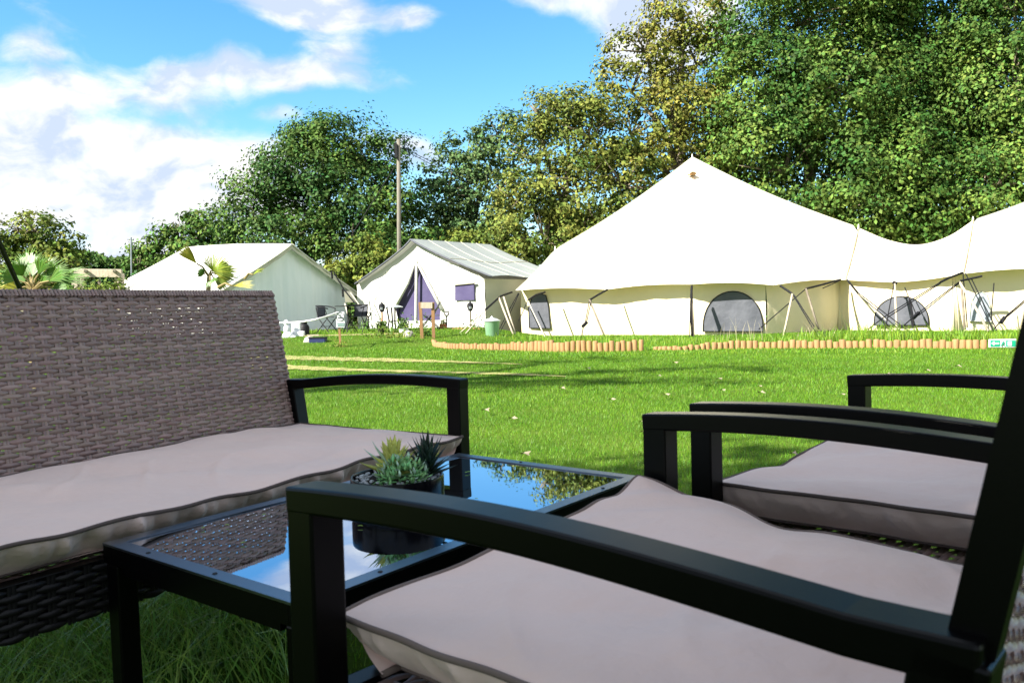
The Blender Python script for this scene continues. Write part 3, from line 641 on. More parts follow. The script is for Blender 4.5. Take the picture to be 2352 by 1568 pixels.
for sd in (-1, 1):
    mb.tube([fp(sd * 2.75 * t, zr - (zr - 1.36) * t ** .93 - .015, back=-.22) for t in [k / 14 for k in range(15)]], .03, 6)
    mb.grid(lambda s, t: fp(sd * 2.75 * s, zr - (zr - 1.36) * s ** .93 - .14 * t, back=-.22 + .02 * math.sin(s * 30)), 20, 2)
mb.build('valance', 'canvas_side', lt, smooth=True)
mb = MB(); mb.grid(lambda s, t: fp(-2.45, .1 + (zew - .1) * t, back=L_ * s), 10, 3); mb.grid(lambda s, t: fp(2.3, .1 + (zew - .1) * t, back=L_ * s), 10, 3); mb.build('side_wall', 'canvas_white', lt)
mb = MB(); mb.add([fp(-2.5, .1, back=L_), fp(2.4, .1, back=L_), fp(2.4, zew, back=L_), fp(0, zr - .1, back=L_), fp(-2.5, zew, back=L_)], [(0, 1, 2, 3, 4)]); mb.build('end_wall', 'canvas_white', lt)
# hanging flap and straps at right eave
mb = MB(); a, b = fp(2.6, 1.45, back=-.2), fp(2.75, 1.40, back=1.4)
mb.prism([at(790, 670, 27), at(806, 668, 27.4), at(822, 694, 27.3), at(793, 694, 26.9)], (0, .02, 0)); mb.build('eave_flap', 'canvas', lt)
for a_, b_ in (((762, 622, 26.2), (763, 640, 26.2)), ((787, 664, 26.3), (788, 682, 26.3)), ((575, 620, 25.2), (575, 637, 25.2))): MB().tube([at(*a_), at(*b_)], .03, 6).build('tie_strap', 'strap', lt)
MB().tube([at(766, 624, 26.0), at(790, 665, 25.9), at(812, 692, 25.7), at(840, 722, 25)], .022, 6).build('guy_line', 'strap', lt)
MB().tube([at(805, 672, 26.4), at(828, 704, 26), at(845, 730, 25.4)], .014, 5).build('guy_line', 'rope', lt)
MB().tube([at(792, 697, 26.4), at(799, 722, 26)], .02, 5).build('tent_pole', 'rope', lt)

# ------------------------------------------------------------------ middle wall tent
mt = thing('wall_tent', 'white ridge tent with an open purple lined doorway and one square purple window', 'tent', (-2, 24, .3))
pk2 = at(953, 549, 25.6); g2 = Vector((.80, -.60, 0)); r2 = Vector((.60, .80, 0)); z2 = pk2.z; zb2 = .28
n2 = Vector((-.6, -.8, 0))
def gp(s, z, back=0, out=0): v = pk2 + g2 * s + r2 * back + n2 * out; return Vector((v.x, v.y, z))
sR = (on_plane(1113, 640, pk2, n2) - pk2).dot(g2); sL = (on_plane(820, 650, pk2, n2) - pk2).dot(g2)
zR = on_plane(1113, 640, pk2, n2).z; zL = on_plane(820, 655, pk2, n2).z
def topz(x): return z2 - .1 - (z2 - .1 - zR) * abs(x / sR) ** .92 if x > 0 else z2 - .1 - (z2 - .1 - zL) * abs(x / sL) ** .85
# front wall cut by the doorway: built as strips left, right and lintel
door = [(953, 606), (936, 655), (908, 707), (917, 737), (1011, 737), (1013, 709), (985, 660), (960, 612)]
dp = [on_plane(x, y, pk2, n2) for x, y in door]; ds = [((p - pk2).dot(g2), p.z) for p in dp]
def door_l(z):   # door half outlines as s(z)
    L = sorted([ds[3], ds[2], ds[1], ds[0]], key=lambda q: q[1]); return float(np.interp(z, [q[1] for q in L], [q[0] for q in L]))
def door_r(z):
    L = sorted([ds[4], ds[5], ds[6], ds[7]], key=lambda q: q[1]); return float(np.interp(z, [q[1] for q in L], [q[0] for q in L]))
dtop = ds[0][1]; dbot = ds[3][1]
mb = MB()
def lf(s, t):
    z = .15 + (dtop - .15) * t; e = door_l(max(z, dbot)) if z > dbot else door_l(dbot) ; x = sL + (e - sL) * s
    if z > topz(x): z = topz(x)
    return gp(x, z, out=.015 * math.sin(x * 7 + z) + .01 * math.sin(z * 12))
def rf(s, t):
    z = .15 + (dtop - .15) * t; e = door_r(max(z, dbot)); x = e + (sR - e) * s
    if z > topz(x): z = topz(x)
    return gp(x, z, out=.015 * math.sin(x * 7 + z) + .01 * math.sin(z * 12))
mb.grid(lf, 30, 30); mb.grid(rf, 34, 30)
def tf(s, t):
    x = -1 * abs(sL) + s * (abs(sL) + sR); tz = topz(x); z0 = min(dtop, tz); return gp(x, z0 + (tz - z0) * t)
mb.grid(tf, 50, 8)
mb.grid(lambda s, t: gp(door_l(dbot) + (door_r(dbot) - door_l(dbot)) * s, .1 + (dbot - .1) * t), 6, 2)
mb.build('front_wall', 'canvas_white', mt, smooth=True)
MB().prism([on_plane(x, y, pk2 - n2 * .12, n2) for x, y in [(955, 600), (930, 660), (900, 712), (908, 742), (1018, 742), (1020, 705), (985, 655)]], n2 * -.03).build('purple_lining', 'purple', mt)
MB().tube([on_plane(957, 600, pk2 + n2 * .02, n2), on_plane(955.5, 738, pk2 + n2 * .02, n2)], .045, 8).build('door_pole', 'canvas_white', mt)
mb = MB()
for pts in ([(954, 600), (937, 650), (906, 708)], [(960, 606), (988, 660), (1016, 712)]):
    mb.tube([on_plane(x, y, pk2 + n2 * .05, n2) for x, y in pts], [.03, .045, .055], 8)
mb.build('door_flap', 'canvas_white', mt, smooth=True)
w_ = MB().prism([on_plane(x, y, pk2 + n2 * .05, n2) for x, y in [(1045, 653), (1088, 650), (1089, 689), (1045, 690)]], n2 * -.04).build('window', 'purple', mt)
MB().tube([on_plane(x, y, pk2 + n2 * .08, n2) for x, y in [(1041, 653), (1060, 651), (1091, 648)]], .035, 6).build('window_roll', 'canvas', mt)
# stitched lines on the front
mb = MB()
for pts in ([(1026, 602), (1012, 655), (1003, 690)], [(1026, 602), (1035, 640)], [(885, 620), (865, 680), (848, 722)], [(888, 622), (905, 700)], [(1028, 602), (1075, 615), (1110, 640)], [(979, 570), (1010, 592)]):
    mb = MB(); mb.tube([on_plane(x, y, pk2 + n2 * .035, n2) for x, y in pts], .008, 4); mb.build('stitching', 'canvas_side', mt)
mb = MB()
for k in range(7):
    mb.tube([on_plane(x, y, pk2 + n2 * .035, n2) for x, y in [(842 + k * 2, 688 + k * -5), (872, 683 - k * 5)]], .005, 4)
mb.build('stitching', 'canvas_side', mt); mb = MB()
for k in range(7):
    mb.tube([on_plane(x, y, pk2 + n2 * .035, n2) for x, y in [(884, 688 - k * 5), (902, 684 - k * 5)]], .005, 4)
mb.build('stitching', 'canvas_side', mt)
LR = 3.3
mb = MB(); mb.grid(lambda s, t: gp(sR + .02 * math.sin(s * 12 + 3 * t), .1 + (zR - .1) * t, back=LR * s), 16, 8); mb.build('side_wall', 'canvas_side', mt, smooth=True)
mb = MB(); mb.add([gp(sL, .1, LR), gp(sR, .1, LR), gp(sR, zR, LR), gp(0, z2 - .1, LR), gp(sL, zL, LR)], [(0, 1, 2, 3, 4)]); mb.grid(lambda s, t: gp(sL, .1 + (zL - .1) * t, back=LR * s), 6, 3); mb.build('back_wall', 'canvas_white', mt)
def rf2(side, wd, zed, p=.9):
    def fn(s, t):
        x = side * wd * t; z = z2 - (z2 - zed) * t ** p + .03 * math.sin(s * 9) * t - .10 * math.sin(math.pi * s) * t * (1 - t) * 2
        return gp(x, z, back=-.18 + (LR + .5) * s)
    return fn
eR = (on_plane(1122, 636, pk2 + n2 * .18, n2)); eL = on_plane(815, 652, pk2 + n2 * .18, n2)
mb = MB(); mb.grid(rf2(1, (eR - pk2).dot(g2) + .12, eR.z + .02, .88), 18, 16); mb.build('fly_sheet', 'fly', mt, smooth=True)  # this slope's shade is put into its colour; left slope stays white
mb = MB(); mb.grid(rf2(-1, abs((eL - pk2).dot(g2)), eL.z + .02, .84), 18, 16); mb.build('fly_sheet', 'canvas_white', mt, smooth=True)
mb = MB()
for side, wd, ze_, p in ((1, (eR - pk2).dot(g2) + .12, eR.z + .02, .88), (-1, abs((eL - pk2).dot(g2)), eL.z + .02, .84)):
    mb.tube([gp(side * wd * t, z2 - (z2 - ze_) * t ** p - .02, back=-.18) for t in [k / 16 for k in range(17)]], .028, 6)
mb.build('roof_edge', 'mesh_grey', mt, smooth=True)
mb = MB()
for k in (.2, .4, .6, .8):
    f = rf2(1, (eR - pk2).dot(g2) + .12, eR.z + .02, .88); mb.tube([f(k, t / 12) + Vector((0, 0, .012)) for t in range(13)], .010, 4)
f = rf2(1, (eR - pk2).dot(g2) + .12, eR.z + .02, .88); mb.tube([f(t / 12, .5) + Vector((0, 0, .012)) for t in range(13)], .010, 4)
mb.build('roof_seam', 'canvas_side', mt)
mb = MB(); mb.tube([gp(sR + .15, zR, 3.2), at(1200, 660, 25.5), at(1225, 640, 26.5)], .05, 6); mb.build('dark_webbing', 'strap', mt)

# ------------------------------------------------------------------ telegraph pole, far post, pergola
tp = thing('telegraph_pole', 'tall weathered wooden telegraph pole rising behind the middle wall tent', 'telegraph pole', (at(918, 600, 30).x, 30, .25))
a, b = at(917.5, 760, 30), at(915.5, 320, 30)
MB().tube([a, b], [.078, .066], 12).build('pole', 'wood_pole', tp, smooth=True)
MB().box(at(910, 347, 29.9), (.05, .06, .24)).build('junction_box', 'black', tp, bevel=.01)
MB().tube([at(922, 334, 30), at(922, 340, 30)], .05, 6).build('insulator', 'steel', tp)
mb = MB()
for y0, y1 in ((336, 352), (339, 372)):
    A, B = at(918, y0, 30), at(1250, y1 + 70, 48); mb.tube([A.lerp(B, k / 10) - Vector((0, 0, .6 * math.sin(math.pi * k / 10))) for k in range(11)], .012, 4)
mb.build('wire', 'black', tp)
MB().tube([at(914, 372, 30), at(795, 560, 31), at(770, 600, 31.5)], .018, 5).build('stay_wire', 'strap', tp)
fp_ = thing('mast', 'thin pale metal mast with a small aerial above the ridge tent roof', 'mast', (at(300, 640, 40).x, 40, 0))
MB().tube([at(303, 720, 40), at(301, 545, 40)], .035, 6).build('post', 'steel', fp_)
mb = MB()
for k in range(5):
    y = 550 + k * 6; mb.tube([at(292 + k, y, 40), at(308, y + 1, 40)], .012, 4); 
mb.build('aerial', 'strap', fp_)
pg = thing('pergola', 'pale rough timber pergola frame standing before the dark hedge', 'pergola', (at(225, 700, 24).x, 24, 0))
for x, Y, w in ((174, 24, .17), (184, 25.6, .16), (271, 24, .15), (277, 25.6, .16)): MB().bar(at(x, 628, Y), hz(at(x, 700, Y), 0), w, w, (0, 1, 0)).build('post', 'wood_pale', pg, bevel=.01)
for Y, y in ((23.9, 628), (25.7, 627)): MB().bar(at(171, y - 1, Y), at(280, y, Y), .09, .22).build('beam', 'wood_pale', pg, bevel=.008)
for x in (196, 262): MB().bar(at(x, 622, 23.7), at(x + 2, 622, 26), .07, .07).build('rafter', 'wood_pale', pg)
MB().bar(at(228, 640, 25.7), at(231, 700, 25.7), .07, .07, (0, 1, 0)).build('brace', 'bark', pg)

# ------------------------------------------------------------------ palms
def frond(root, base, tip, spread, n=22, m='palm', width=.03, fan=2.4, droop=.15, hf=.42):
    base, tip = Vector(base), Vector(tip); hub = base.lerp(tip, hf); d = (tip - hub); L = d.length; d.normalize()
    s = d.cross(Vector((0, -1, .25))).normalized(); nn = s.cross(d)
    pet = MB().tube([base, base.lerp(hub, .5) + Vector((0, 0, .03)), hub], [.012, .009, .007], 6)
    fr = pet.build('frond_stalk', 'pstem', root)
    mb = MB()
    for k in range(n):
        a = (k / (n - 1) - .5) * fan * spread; dirv = (d * math.cos(a) + s * math.sin(a)).normalized(); ll = L * (1 - .28 * abs(a) / (fan * .5)) * random.uniform(.85, 1.08)
        p1 = hub + dirv * ll * .6 + nn * .02; p2 = hub + dirv * ll - Vector((0, 0, droop * ll * random.uniform(.3, 1.3)))
        w = dirv.cross(nn).normalized() * width * .5; k2 = nn * width * .25
        mb.add([hub - w * .25, hub + w * .25, p1 + w, p1 - w, p2], [(0, 1, 2, 3), (3, 2, 4)])
    mb.build('frond_fan', m, fr)
pl = thing('fan_palm', 'fan palm with broad green fronds behind the left end of the sofa', 'palm', hz(at(78, 700, 8.5), 0))
MB().tube([hz(at(78, 700, 8.5), 0), at(76, 690, 8.5), at(75, 668, 8.5)], [.06, .07, .08], 10).build('trunk', 'pstem', pl)
for i, (x, y, s, m) in enumerate([(170, 612, .35, 'palm'), (150, 588, .5, 'palm'), (110, 575, .5, 'palm'), (60, 560, .6, 'palm'), (20, 585, .7, 'palm'), (-15, 610, .8, 'palm'), (-10, 655, .9, 'palm_y'), (178, 650, .5, 'palm'), (120, 625, .6, 'palm'), (35, 620, .9, 'palm'), (205, 620, .22, 'palm'), (75, 590, .8, 'palm')]):
    frond(pl, at(76 + random.uniform(-4, 4), 668, 8.5), at(x, y, 8.5 + random.uniform(-.3, .35)), s, 19, m, .012)
pm = thing('fan_palm', 'small young fan palm with yellowing fronds showing above the middle of the sofa back', 'palm', hz(at(480, 700, 8.0), 0))
MB().tube([hz(at(478, 700, 8), 0), at(478, 680, 8), at(480, 636, 8)], [.03, .025, .02], 8).build('trunk', 'pstem', pm)
for (x, y, s, m) in [(412, 562, .22, 'palm_y'), (520, 575, .95, 'palm_g'), (556, 612, .6, 'palm_g'), (535, 655, .5, 'palm_g'), (452, 620, .6, 'palm'), (488, 655, .5, 'palm')]:
    frond(pm, at(480, 636, 8), at(x, y, 8 + random.uniform(-.2, .1)), s, 22, m, .013, fan=3.0, hf=.22 if m == 'palm_g' else .42, droop=.05)
for (x, y, s, m, bx_, by_) in [(608, 617, .12, 'palm_g', 562, 640), (585, 652, .2, 'palm_y', 500, 660)]:
    frond(pm, at(bx_, by_, 7.8), at(x, y, 7.6), s, 12, m, .009, fan=1.6, droop=.02)

# ------------------------------------------------------------------ timber edging of half logs
def edging(label, pts, step, hgt, r, name='log_edging', gz=0):
    P = [gnd(x, y, gz) for x, y in pts]; root = thing(name, label, 'log edging', P[0], group='half log edgings of the tent bed')
    seg = [(P[i + 1] - P[i]).length for i in range(len(P) - 1)]; tot = sum(seg); n = min(98, int(tot / step))
    for i in range(n):
        d = (i + .5) / n * tot; k = 0
        while k < len(seg) - 1 and d > seg[k]: d -= seg[k]; k += 1
        p = P[k].lerp(P[k + 1], d / seg[k]); h = hgt(i / n) * random.uniform(.82, 1.12); rr = r * random.uniform(.92, 1.06); lx = random.uniform(-.012, .012)
        mb = MB(); mb.tube([(p.x, p.y, gz - .06), (p.x + lx, p.y, gz + h - .014), (p.x + lx, p.y, gz + h)], [rr, rr, rr * .82], 10)
        mb.build('log', 'wood', root, auto=40)
edging('tallest row of orange half logs before the left part of the big tent', [(994, 790), (1000, 797), (1030, 801), (1090, 803), (1170, 805), (1230, 807), (1300, 809), (1400, 808), (1479, 806)], .098, lambda u: .12 + .07 * ss(.5, .8, u), .046)
edging('long low row of orange half logs running right towards the exit sign', [(1500, 804), (1560, 805), (1620, 803), (1700, 801), (1800, 800), (1940, 800), (2100, 799), (2200, 801), (2268, 802)], .098, lambda u: .07 + .06 * ss(.05, .25, u), .047)
edging('short row of half logs under the wall of the middle tent', [(1015, 764), (1060, 765), (1105, 763)], .085, lambda u: .13, .04, gz=.2)

# tall grasses
def GP(px, py, z=0): return gnd(px, py, z)
clump_blades('tall_grass', 'grass_tall', [(GP(1180, 784), GP(1480, 784), .45), (GP(1480, 790), GP(1940, 786), .5), (GP(1940, 784), GP(2330, 782), .55)], 260, .22, .012, 'rough grass growing along the foot of the big tent', lean=.5, spread=.3)
clump_blades('tall_grass', 'grass_tall', [(GP(1880, 786), GP(2300, 786), .35)], 420, .42, .015, 'tall rough grass tufts before the right part of the big tent', lean=.5, spread=.3)
clump_blades('tall_grass', 'grass_tall', [(GP(985, 810), GP(1500, 814), .18), (GP(1500, 812), GP(2340, 810), .15)], 170, .10, .010, 'uncut grass fringe at the foot of the log edging', lean=.6, spread=.2)
clump_blades('tall_grass', 'grass_tall', [(GP(660, 788), GP(960, 790), .5), (GP(950, 785), GP(1100, 783), .8)], 200, .13, .013, 'weedy grass fringe below the deck of the wall tents', lean=.6, spread=.3)
clump_blades('dry_grass', 'straw', [(GP(1640, 784), GP(1760, 784), .2), (GP(1830, 784), GP(1930, 784), .2)], 26, .62, .012, 'pale dry grass stalks in front of the wide arched window', lean=.55, spread=.15)
def weedpatch(name, label, px, py, wd, h, n, m, gz=0, size=.06):
    c = GP(px, py, gz); root = thing(name, label, 'plant', c)
    P = np.stack([c.x + rng.normal(size=n) * wd, c.y + rng.normal(size=n) * wd * .6, gz + np.abs(rng.normal(size=n)) * h * .5], 1)
    nrm = rng.normal(size=(n, 3)) * .6 + np.array([-.2, -.5, .6]); nrm /= np.linalg.norm(nrm, axis=1)[:, None]
    t = rng.normal(size=(n, 3)); t -= nrm * (t * nrm).sum(1)[:, None]; t /= np.linalg.norm(t, axis=1)[:, None]; bb = np.cross(nrm, t); s = (size * rng.uniform(.6, 1.3, n))[:, None]
    fastmesh('foliage', np.stack([P - t * s * .6, P + bb * s * .3, P + t * s * .6, P - bb * s * .3], 1).reshape(-1, 3), n, 4, m, root)
    mb = MB()
    for k in range(5): a = random.uniform(0, 6.28); mb.tube([c + Vector((0, 0, -.02)), c + Vector((wd * .6 * math.cos(a), wd * .4 * math.sin(a), h * .8))], .006, 4)
    mb.build('stem', 'grass_brightened', root)
weedpatch('weed', 'dark leafy weed at the corner of the middle tent', 1092, 763, .22, .3, 260, 'lf_green', .2)
weedpatch('weed', 'green nettles growing by the grey boulder on the deck edge', 900, 775, .3, .3, 300, 'lf_yel', .2)
weedpatch('weed', 'low weeds left of the grey boulder near the round table', 955, 768, .25, .35, 300, 'lf_green', .2)
weedpatch('weed', 'orange flowering weed around the foot of the sign post', 783, 800, .12, .18, 140, 'lf_autumn', 0, .05)
weedpatch('weed', 'green plant cluster beneath the bistro chairs', 835, 760, .3, .35, 260, 'lf_green', .25)
weedpatch('weed', 'light green plant with broad leaves between the two timber posts', 980, 745, .14, .45, 120, 'lf_yel', .25, .14)

# ------------------------------------------------------------------ small things by the tents
DZ = .28
dk = MB(); c0 = [gnd(700, 790, .1), gnd(935, 784, .1)]
pA, pB = at(700, 778, 21.6), at(937, 769, 21.4)
dkb = thing('deck', 'low timber deck in front of the wall tents carrying the bistro set', 'deck', (pA.x, pA.y, 0))
for k in range(9):
    o = Vector((.08, .30, 0)) * k; MB().bar(Vector((pA.x, pA.y, .24)) + o, Vector((pB.x, pB.y, .24)) + o, .27, .04).build('board', 'deck', dkb)
MB().bar(Vector((pA.x, pA.y - .15, .13)), Vector((pB.x, pB.y - .15, .13)), .03, .2).build('fascia', 'strap', dkb)
def bistro_chair(label, c, rz):
    r = thing('bistro_chair', label, 'chair', c, rz, group='black bistro chairs on the deck')
    t = .012
    mb = MB(); mb.lathe([(.01, .43), (.2, .43), (.215, .44), (.2, .45), (.01, .45)], n=20); mb.build('seat', 'mesh_grey', r, local=True)
    arc = [(.25 * math.cos(a), .25 * math.sin(a), .74 - .06 * (1 - math.sin(a)) / 2 - .05 * max(0, -math.sin(a))) for a in [math.pi * (-.25 + 1.5 * k / 14) for k in range(15)]]
    MB().tube(arc, .016, 8).build('arm_rail', 'black', r, local=True, smooth=True)
    mb = MB(); mb.grid(lambda s, u: (lambda a: Vector((.235 * math.cos(a), .235 * math.sin(a), .44 + .28 * u)))(math.pi * (.2 + .6 * s)), 12, 3); mb.build('backrest', 'mesh_grey', r, local=True)
    for sx in (-1, 1):
        MB().tube([(sx * .24, -.12, .66), (sx * .2, -.18, .43), (sx * .22, .2, 0)], t, 6).build('leg', 'black', r, local=True)
        MB().tube([(sx * .18, .18, .70), (sx * .19, .12, .43), (sx * .22, -.24, 0)], t, 6).build('leg', 'black', r, local=True)
    MB().tube([(-.21, 0, .2), (.21, 0, .2)], .008, 5).build('stretcher', 'black', r, local=True)
    return r
def onY(px, Y, z): p = at(px, 700, Y); return (p.x, Y, z)
bistro_chair('black bistro chair side on against the grey gable wall', onY(748, 22.4, .26), R(70))
bistro_chair('black bistro chair just right of the round white sign', onY(822, 22.2, .26), R(-20))
t_ = thing('bistro_table', 'round black bistro table between the two bistro chairs', 'table', onY(800, 22.0, .26))
MB().lathe([(.01, .70), (.34, .70), (.34, .72), (.01, .72)], n=28).build('tabletop', 'black', t_, local=True)
for k in range(3):
    a = k * 2.094 + .4; MB().tube([(.05 * math.cos(a), .05 * math.sin(a), .70), (.03 * math.cos(a), .03 * math.sin(a), .35), (.24 * math.cos(a), .24 * math.sin(a), 0)], .012, 6).build('leg', 'black', t_, local=True)
t_ = thing('garden_table', 'small wire legged round table left of the purple doorway', 'table', onY(903, 22.3, .26))
MB().lathe([(.01, .64), (.25, .64), (.25, .66), (.12, .70), (.01, .71)], n=24).build('tabletop', 'lid', t_, local=True)
for k in range(4):
    a = k * 1.571 + .4; MB().tube([(.17 * math.cos(a), .17 * math.sin(a), .64), (.12 * math.cos(a), .12 * math.sin(a), .3), (.18 * math.cos(a), .18 * math.sin(a), 0)], .021, 6).build('leg', 'black', t_, local=True)
MB().lathe([(.13, .28), (.145, .29), (.13, .30)], n=20).build('ring', 'black', t_, local=True)
# sign on post with rope
sg = thing('notice_sign', 'white notice with a printed circle on a short orange post', 'sign', gnd(783, 800))
g0 = gnd(783, 800)
MB().bar(g0 - Vector((0, 0, .1)), at(778, 735, g0.y), .05, .035, (0, 1, 0)).build('post', 'wood', sg, bevel=.004)
Ys = g0.y - .04
bd = MB().prism([at(771, 716, Ys), at(790.5, 716, Ys), at(791.5, 751, Ys), at(773, 752, Ys)], (0, .012, 0)).build('board', 'sign_white', sg)
c = at(781, 727, Ys - .006); mb = MB(); mb.tube([c + Vector((.088 * math.cos(a), 0, .1 * math.sin(a))) for a in [k * math.pi / 12 for k in range(25)]], .0075, 5); mb.box(c + Vector((.004, 0, -.022)), (.055, .004, .010)); mb.build('circle_print', 'sign_grey', bd)
mb = MB()
for zz, w in ((-.16, .085), (-.20, .082)): mb.box(c + Vector((.012, 0, zz)), (w, .004, .010))
mb.build('text_line', 'sign_teal', bd)
def text(s, size, loc, rot, m, parent, name='lettering', ext=.002):
    cu = bpy.data.curves.new(name, 'FONT'); cu.body = s; cu.size = size; cu.align_x = 'CENTER'; cu.align_y = 'CENTER'; cu.extrude = ext
    o = bpy.data.objects.new('tmp', cu); COL.objects.link(o); dg = bpy.context.evaluated_depsgraph_get(); me = bpy.data.meshes.new_from_object(o.evaluated_get(dg)); bpy.data.objects.remove(o)
    q = bpy.data.objects.new(name, me); me.materials.clear(); me.materials.append(M[m]); COL.objects.link(q)
    off = Vector((0, 0, 0)); p = parent
    while p: off += p.location; p = p.parent
    q.location = Vector(loc) - off; q.rotation_euler = rot; q.parent = parent; return q
text('3', .06, c + Vector((0, 0, .035)), (R(90), 0, 0), 'sign_grey', bd, 'number')
rp = [at(640, 741, 18.5), at(690, 739, 18.2), at(735, 731, 17.9), at(774, 718, g0.y)]
tag(MB().tube([crv(rp, k / 20) for k in range(21)], .018, 6).build('barrier_rope', 'rope_white', smooth=True), 'slack white rope hung from the round notice sign towards the sofa', 'rope')
# exit sign
ge = gnd(2292, 801); es = thing('exit_sign', 'green and white emergency exit sign with a left arrow, low by the half logs', 'sign', ge)
Y = ge.y - .12
q = [at(2272, 779, Y), at(2334, 778, Y), at(2334, 797.5, Y), at(2272, 797.5, Y)]
bd = MB().prism(q, (0, .014, 0)).build('board', 'sign_white', es)
for x in (2278, 2326): MB().bar(at(x, 798, Y + .02), hz(at(x, 800, Y + .02), -.1), .02, .02, (0, 1, 0)).build('stake', 'wood', es)
def quad(x0, y0, x1, y1, m, nm='panel', dy=-.005): return MB().prism([at(x0, y0, Y + dy), at(x1, y0, Y + dy), at(x1, y1, Y + dy), at(x0, y1, Y + dy)], (0, .004, 0)).build(nm, m, bd)
p1 = quad(2275, 781.5, 2297, 795.5, 'sign_green'); p2 = quad(2311, 781.5, 2333, 795.5, 'sign_green')
MB().prism([at(x, y, Y - .010) for x, y in [(2277, 788.5), (2284, 783.2), (2284, 786.6), (2295, 786.6), (2295, 790.4), (2284, 790.4), (2284, 793.8)]], (0, .004, 0)).build('arrow', 'sign_white', bd)
mb = MB(); yy = Y - .011
for pts, r in (([(2304, 783.5), (2304.6, 784.3)], .011), ([(2303.5, 786), (2303, 789.5)], .009), ([(2303, 789.5), (2300, 791.5), (2300, 795)], .006), ([(2303, 789.5), (2306.5, 792), (2308, 795)], .006), ([(2303.5, 786.5), (2300, 788.5)], .005), ([(2303.5, 786.5), (2307, 788)], .005)):
    mb.tube([at(x, y, yy) for x, y in pts], r, 6)
mb.build('running_figure', 'sign_green', bd)
MB().prism([at(x, y, Y - .010) for x, y in [(2315, 783.5), (2324, 783.5), (2324, 794), (2315, 794)]], (0, .004, 0)).build('doorway', 'sign_white', bd)

# green bin
bn = thing('dustbin', 'green galvanised dustbin with a pale peaked lid beside the big tent', 'bin', onY(1129, 21.0, .03))
bb = bn.location
MB().lathe([(.14, 0), (.15, .02), (.185, .44), (.195, .46), (.185, .47)], n=28).build('body', 'bin', bn, local=True, auto=40)
l_ = MB().lathe([(.205, .46), (.21, .48), (.12, .53), (.03, .55), (.01, .55)], n=28).build('lid', 'lid', bn, local=True, auto=40)
MB().tube([(-.03, 0, .55), (0, 0, .585), (.03, 0, .55)], .008, 6).build('handle', 'steel', l_, local=True)
# timber H frame
hp = thing('timber_frame', 'two upright orange timber posts joined by a small board near the top', 'post', gnd(981, 776, .05))
for x0, x1, yb in ((965, 970, 782), (994, 996, 770)): 
    Yh = 20.4; MB().bar(hz(at(x1, yb, Yh), .02), at(x0, 694, Yh), .075, .06, (0, 1, 0)).build('post', 'wood', hp, bevel=.004)
MB().prism([at(966, 694, 20.34), at(993, 694, 20.34), at(993, 708, 20.34), at(966, 708, 20.34)], (0, .02, 0)).build('board', 'wood_pale', hp)
# solar torches
def torch(label, px, ytop, ybot, Y, m2='bark'):
    a = at(px, ybot, Y); r = thing('garden_torch', label, 'garden torch', a, group='black solar torches')
    b = at(px - 1, ytop, Y)
    MB().tube([a, b], .022, 8).build('stake', m2, r)
    h = MB().lathe([(.01, -.16), (.05, -.15), (.085, -.05), (.08, .02), (.03, .06), (.012, .1)], c=b, n=14).build('lamp_head', 'black', r)
    MB().lathe([(.04, -.10), (.0401, -.04)], c=b + Vector((-.0, -.055, 0)), n=10).build('lens', 'steel', h)
torch('black solar torch beside the wire legged table', 878, 702, 757, 22, 'terra')
torch('black solar torch right of the square purple window', 1081, 700, 755, 22)
# little hand tools / stakes
def fork(label, px, yt, yb, Y):
    a, b = at(px, yb, Y), at(px, yt, Y); r = thing('garden_light', label, 'garden light', a, group='small stake lights before the tents')
    MB().tube([a, a.lerp(b, .7)], .018, 6).build('stake', 'black', r)
    m_ = a.lerp(b, .7); MB().tube([m_, m_ + Vector((-.05, 0, .05)), b + Vector((-.05, 0, 0)), b + Vector((.05, 0, .01)), m_ + Vector((.05, 0, .05)), m_], .02, 6).build('cup', 'black', r)
fork('small dark stake light left of the solar torch', 846, 718, 752, 22.2)
fork('small dark stake light right of the purple doorway', 1026, 717, 748, 22.4)
# gas bottle, white sacks, blue barbecue tray, boulder, planters
gb = thing('gas_bottle', 'black gas bottle standing against the grey gable', 'gas bottle', onY(697, 21.9, .2))
MB().lathe([(.10, 0), (.13, .03), (.13, .26), (.10, .32), (.05, .34), (.05, .40), (.01, .40)], n=20).build('body', 'black', gb, local=True, auto=40)
MB().lathe([(.075, .33), (.075, .41), (.068, .41), (.068, .33)], n=16).build('collar', 'black', gb, local=True)
sk = thing('garden_statue', 'white lumpy figure ornament at the edge of the sofa back', 'ornament', onY(659, 21.4, .1))
def blob(mb, c, r, n=12):
    mb.lathe([(max(.001, r[0] * math.sin(math.pi * k / n)), c[2] - r[2] * math.cos(math.pi * k / n)) for k in range(n + 1)], (c[0], c[1], 0), n=14)
mb = MB(); blob(mb, (0, 0, .13), (.15, .15, .15)); blob(mb, (-.02, 0, .32), (.09, .09, .13)); blob(mb, (.12, -.02, .08), (.12, .1, .1)); mb.build('body', 'white', sk, local=True, smooth=True)
mb = MB(); blob(mb, (-.03, -.01, .49), (.065, .065, .075)); mb.build('head', 'white', sk, local=True, smooth=True)
tag(MB().box(onY(678, 21.6, .38), (.11, .05, .20)).box(onY(686, 21.55, .24), (.12, .08, .13)).build('white_board', 'white', bevel=.02), 'white panel leaning behind the lumpy figure ornament', 'panel')
bq = thing('barbecue_tray', 'dark blue tray box on the grass before the bistro chair', 'barbecue', onY(728, 20.3, .08))
MB().box((0, 0, .08), (.19, .14, .06)).build('tray', 'blue', bq, local=True, bevel=.015)
MB().box((0, 0, .15), (.20, .15, .012)).build('rim', 'black', bq, local=True)
MB().box((-.12, 0, .21), (.14, .02, .015)).build('handle', 'wood_pale', bq, local=True)
for x in (-.15, .15): MB().box((x, 0, .01), (.02, .12, .02)).build('foot', 'black', bq, local=True)
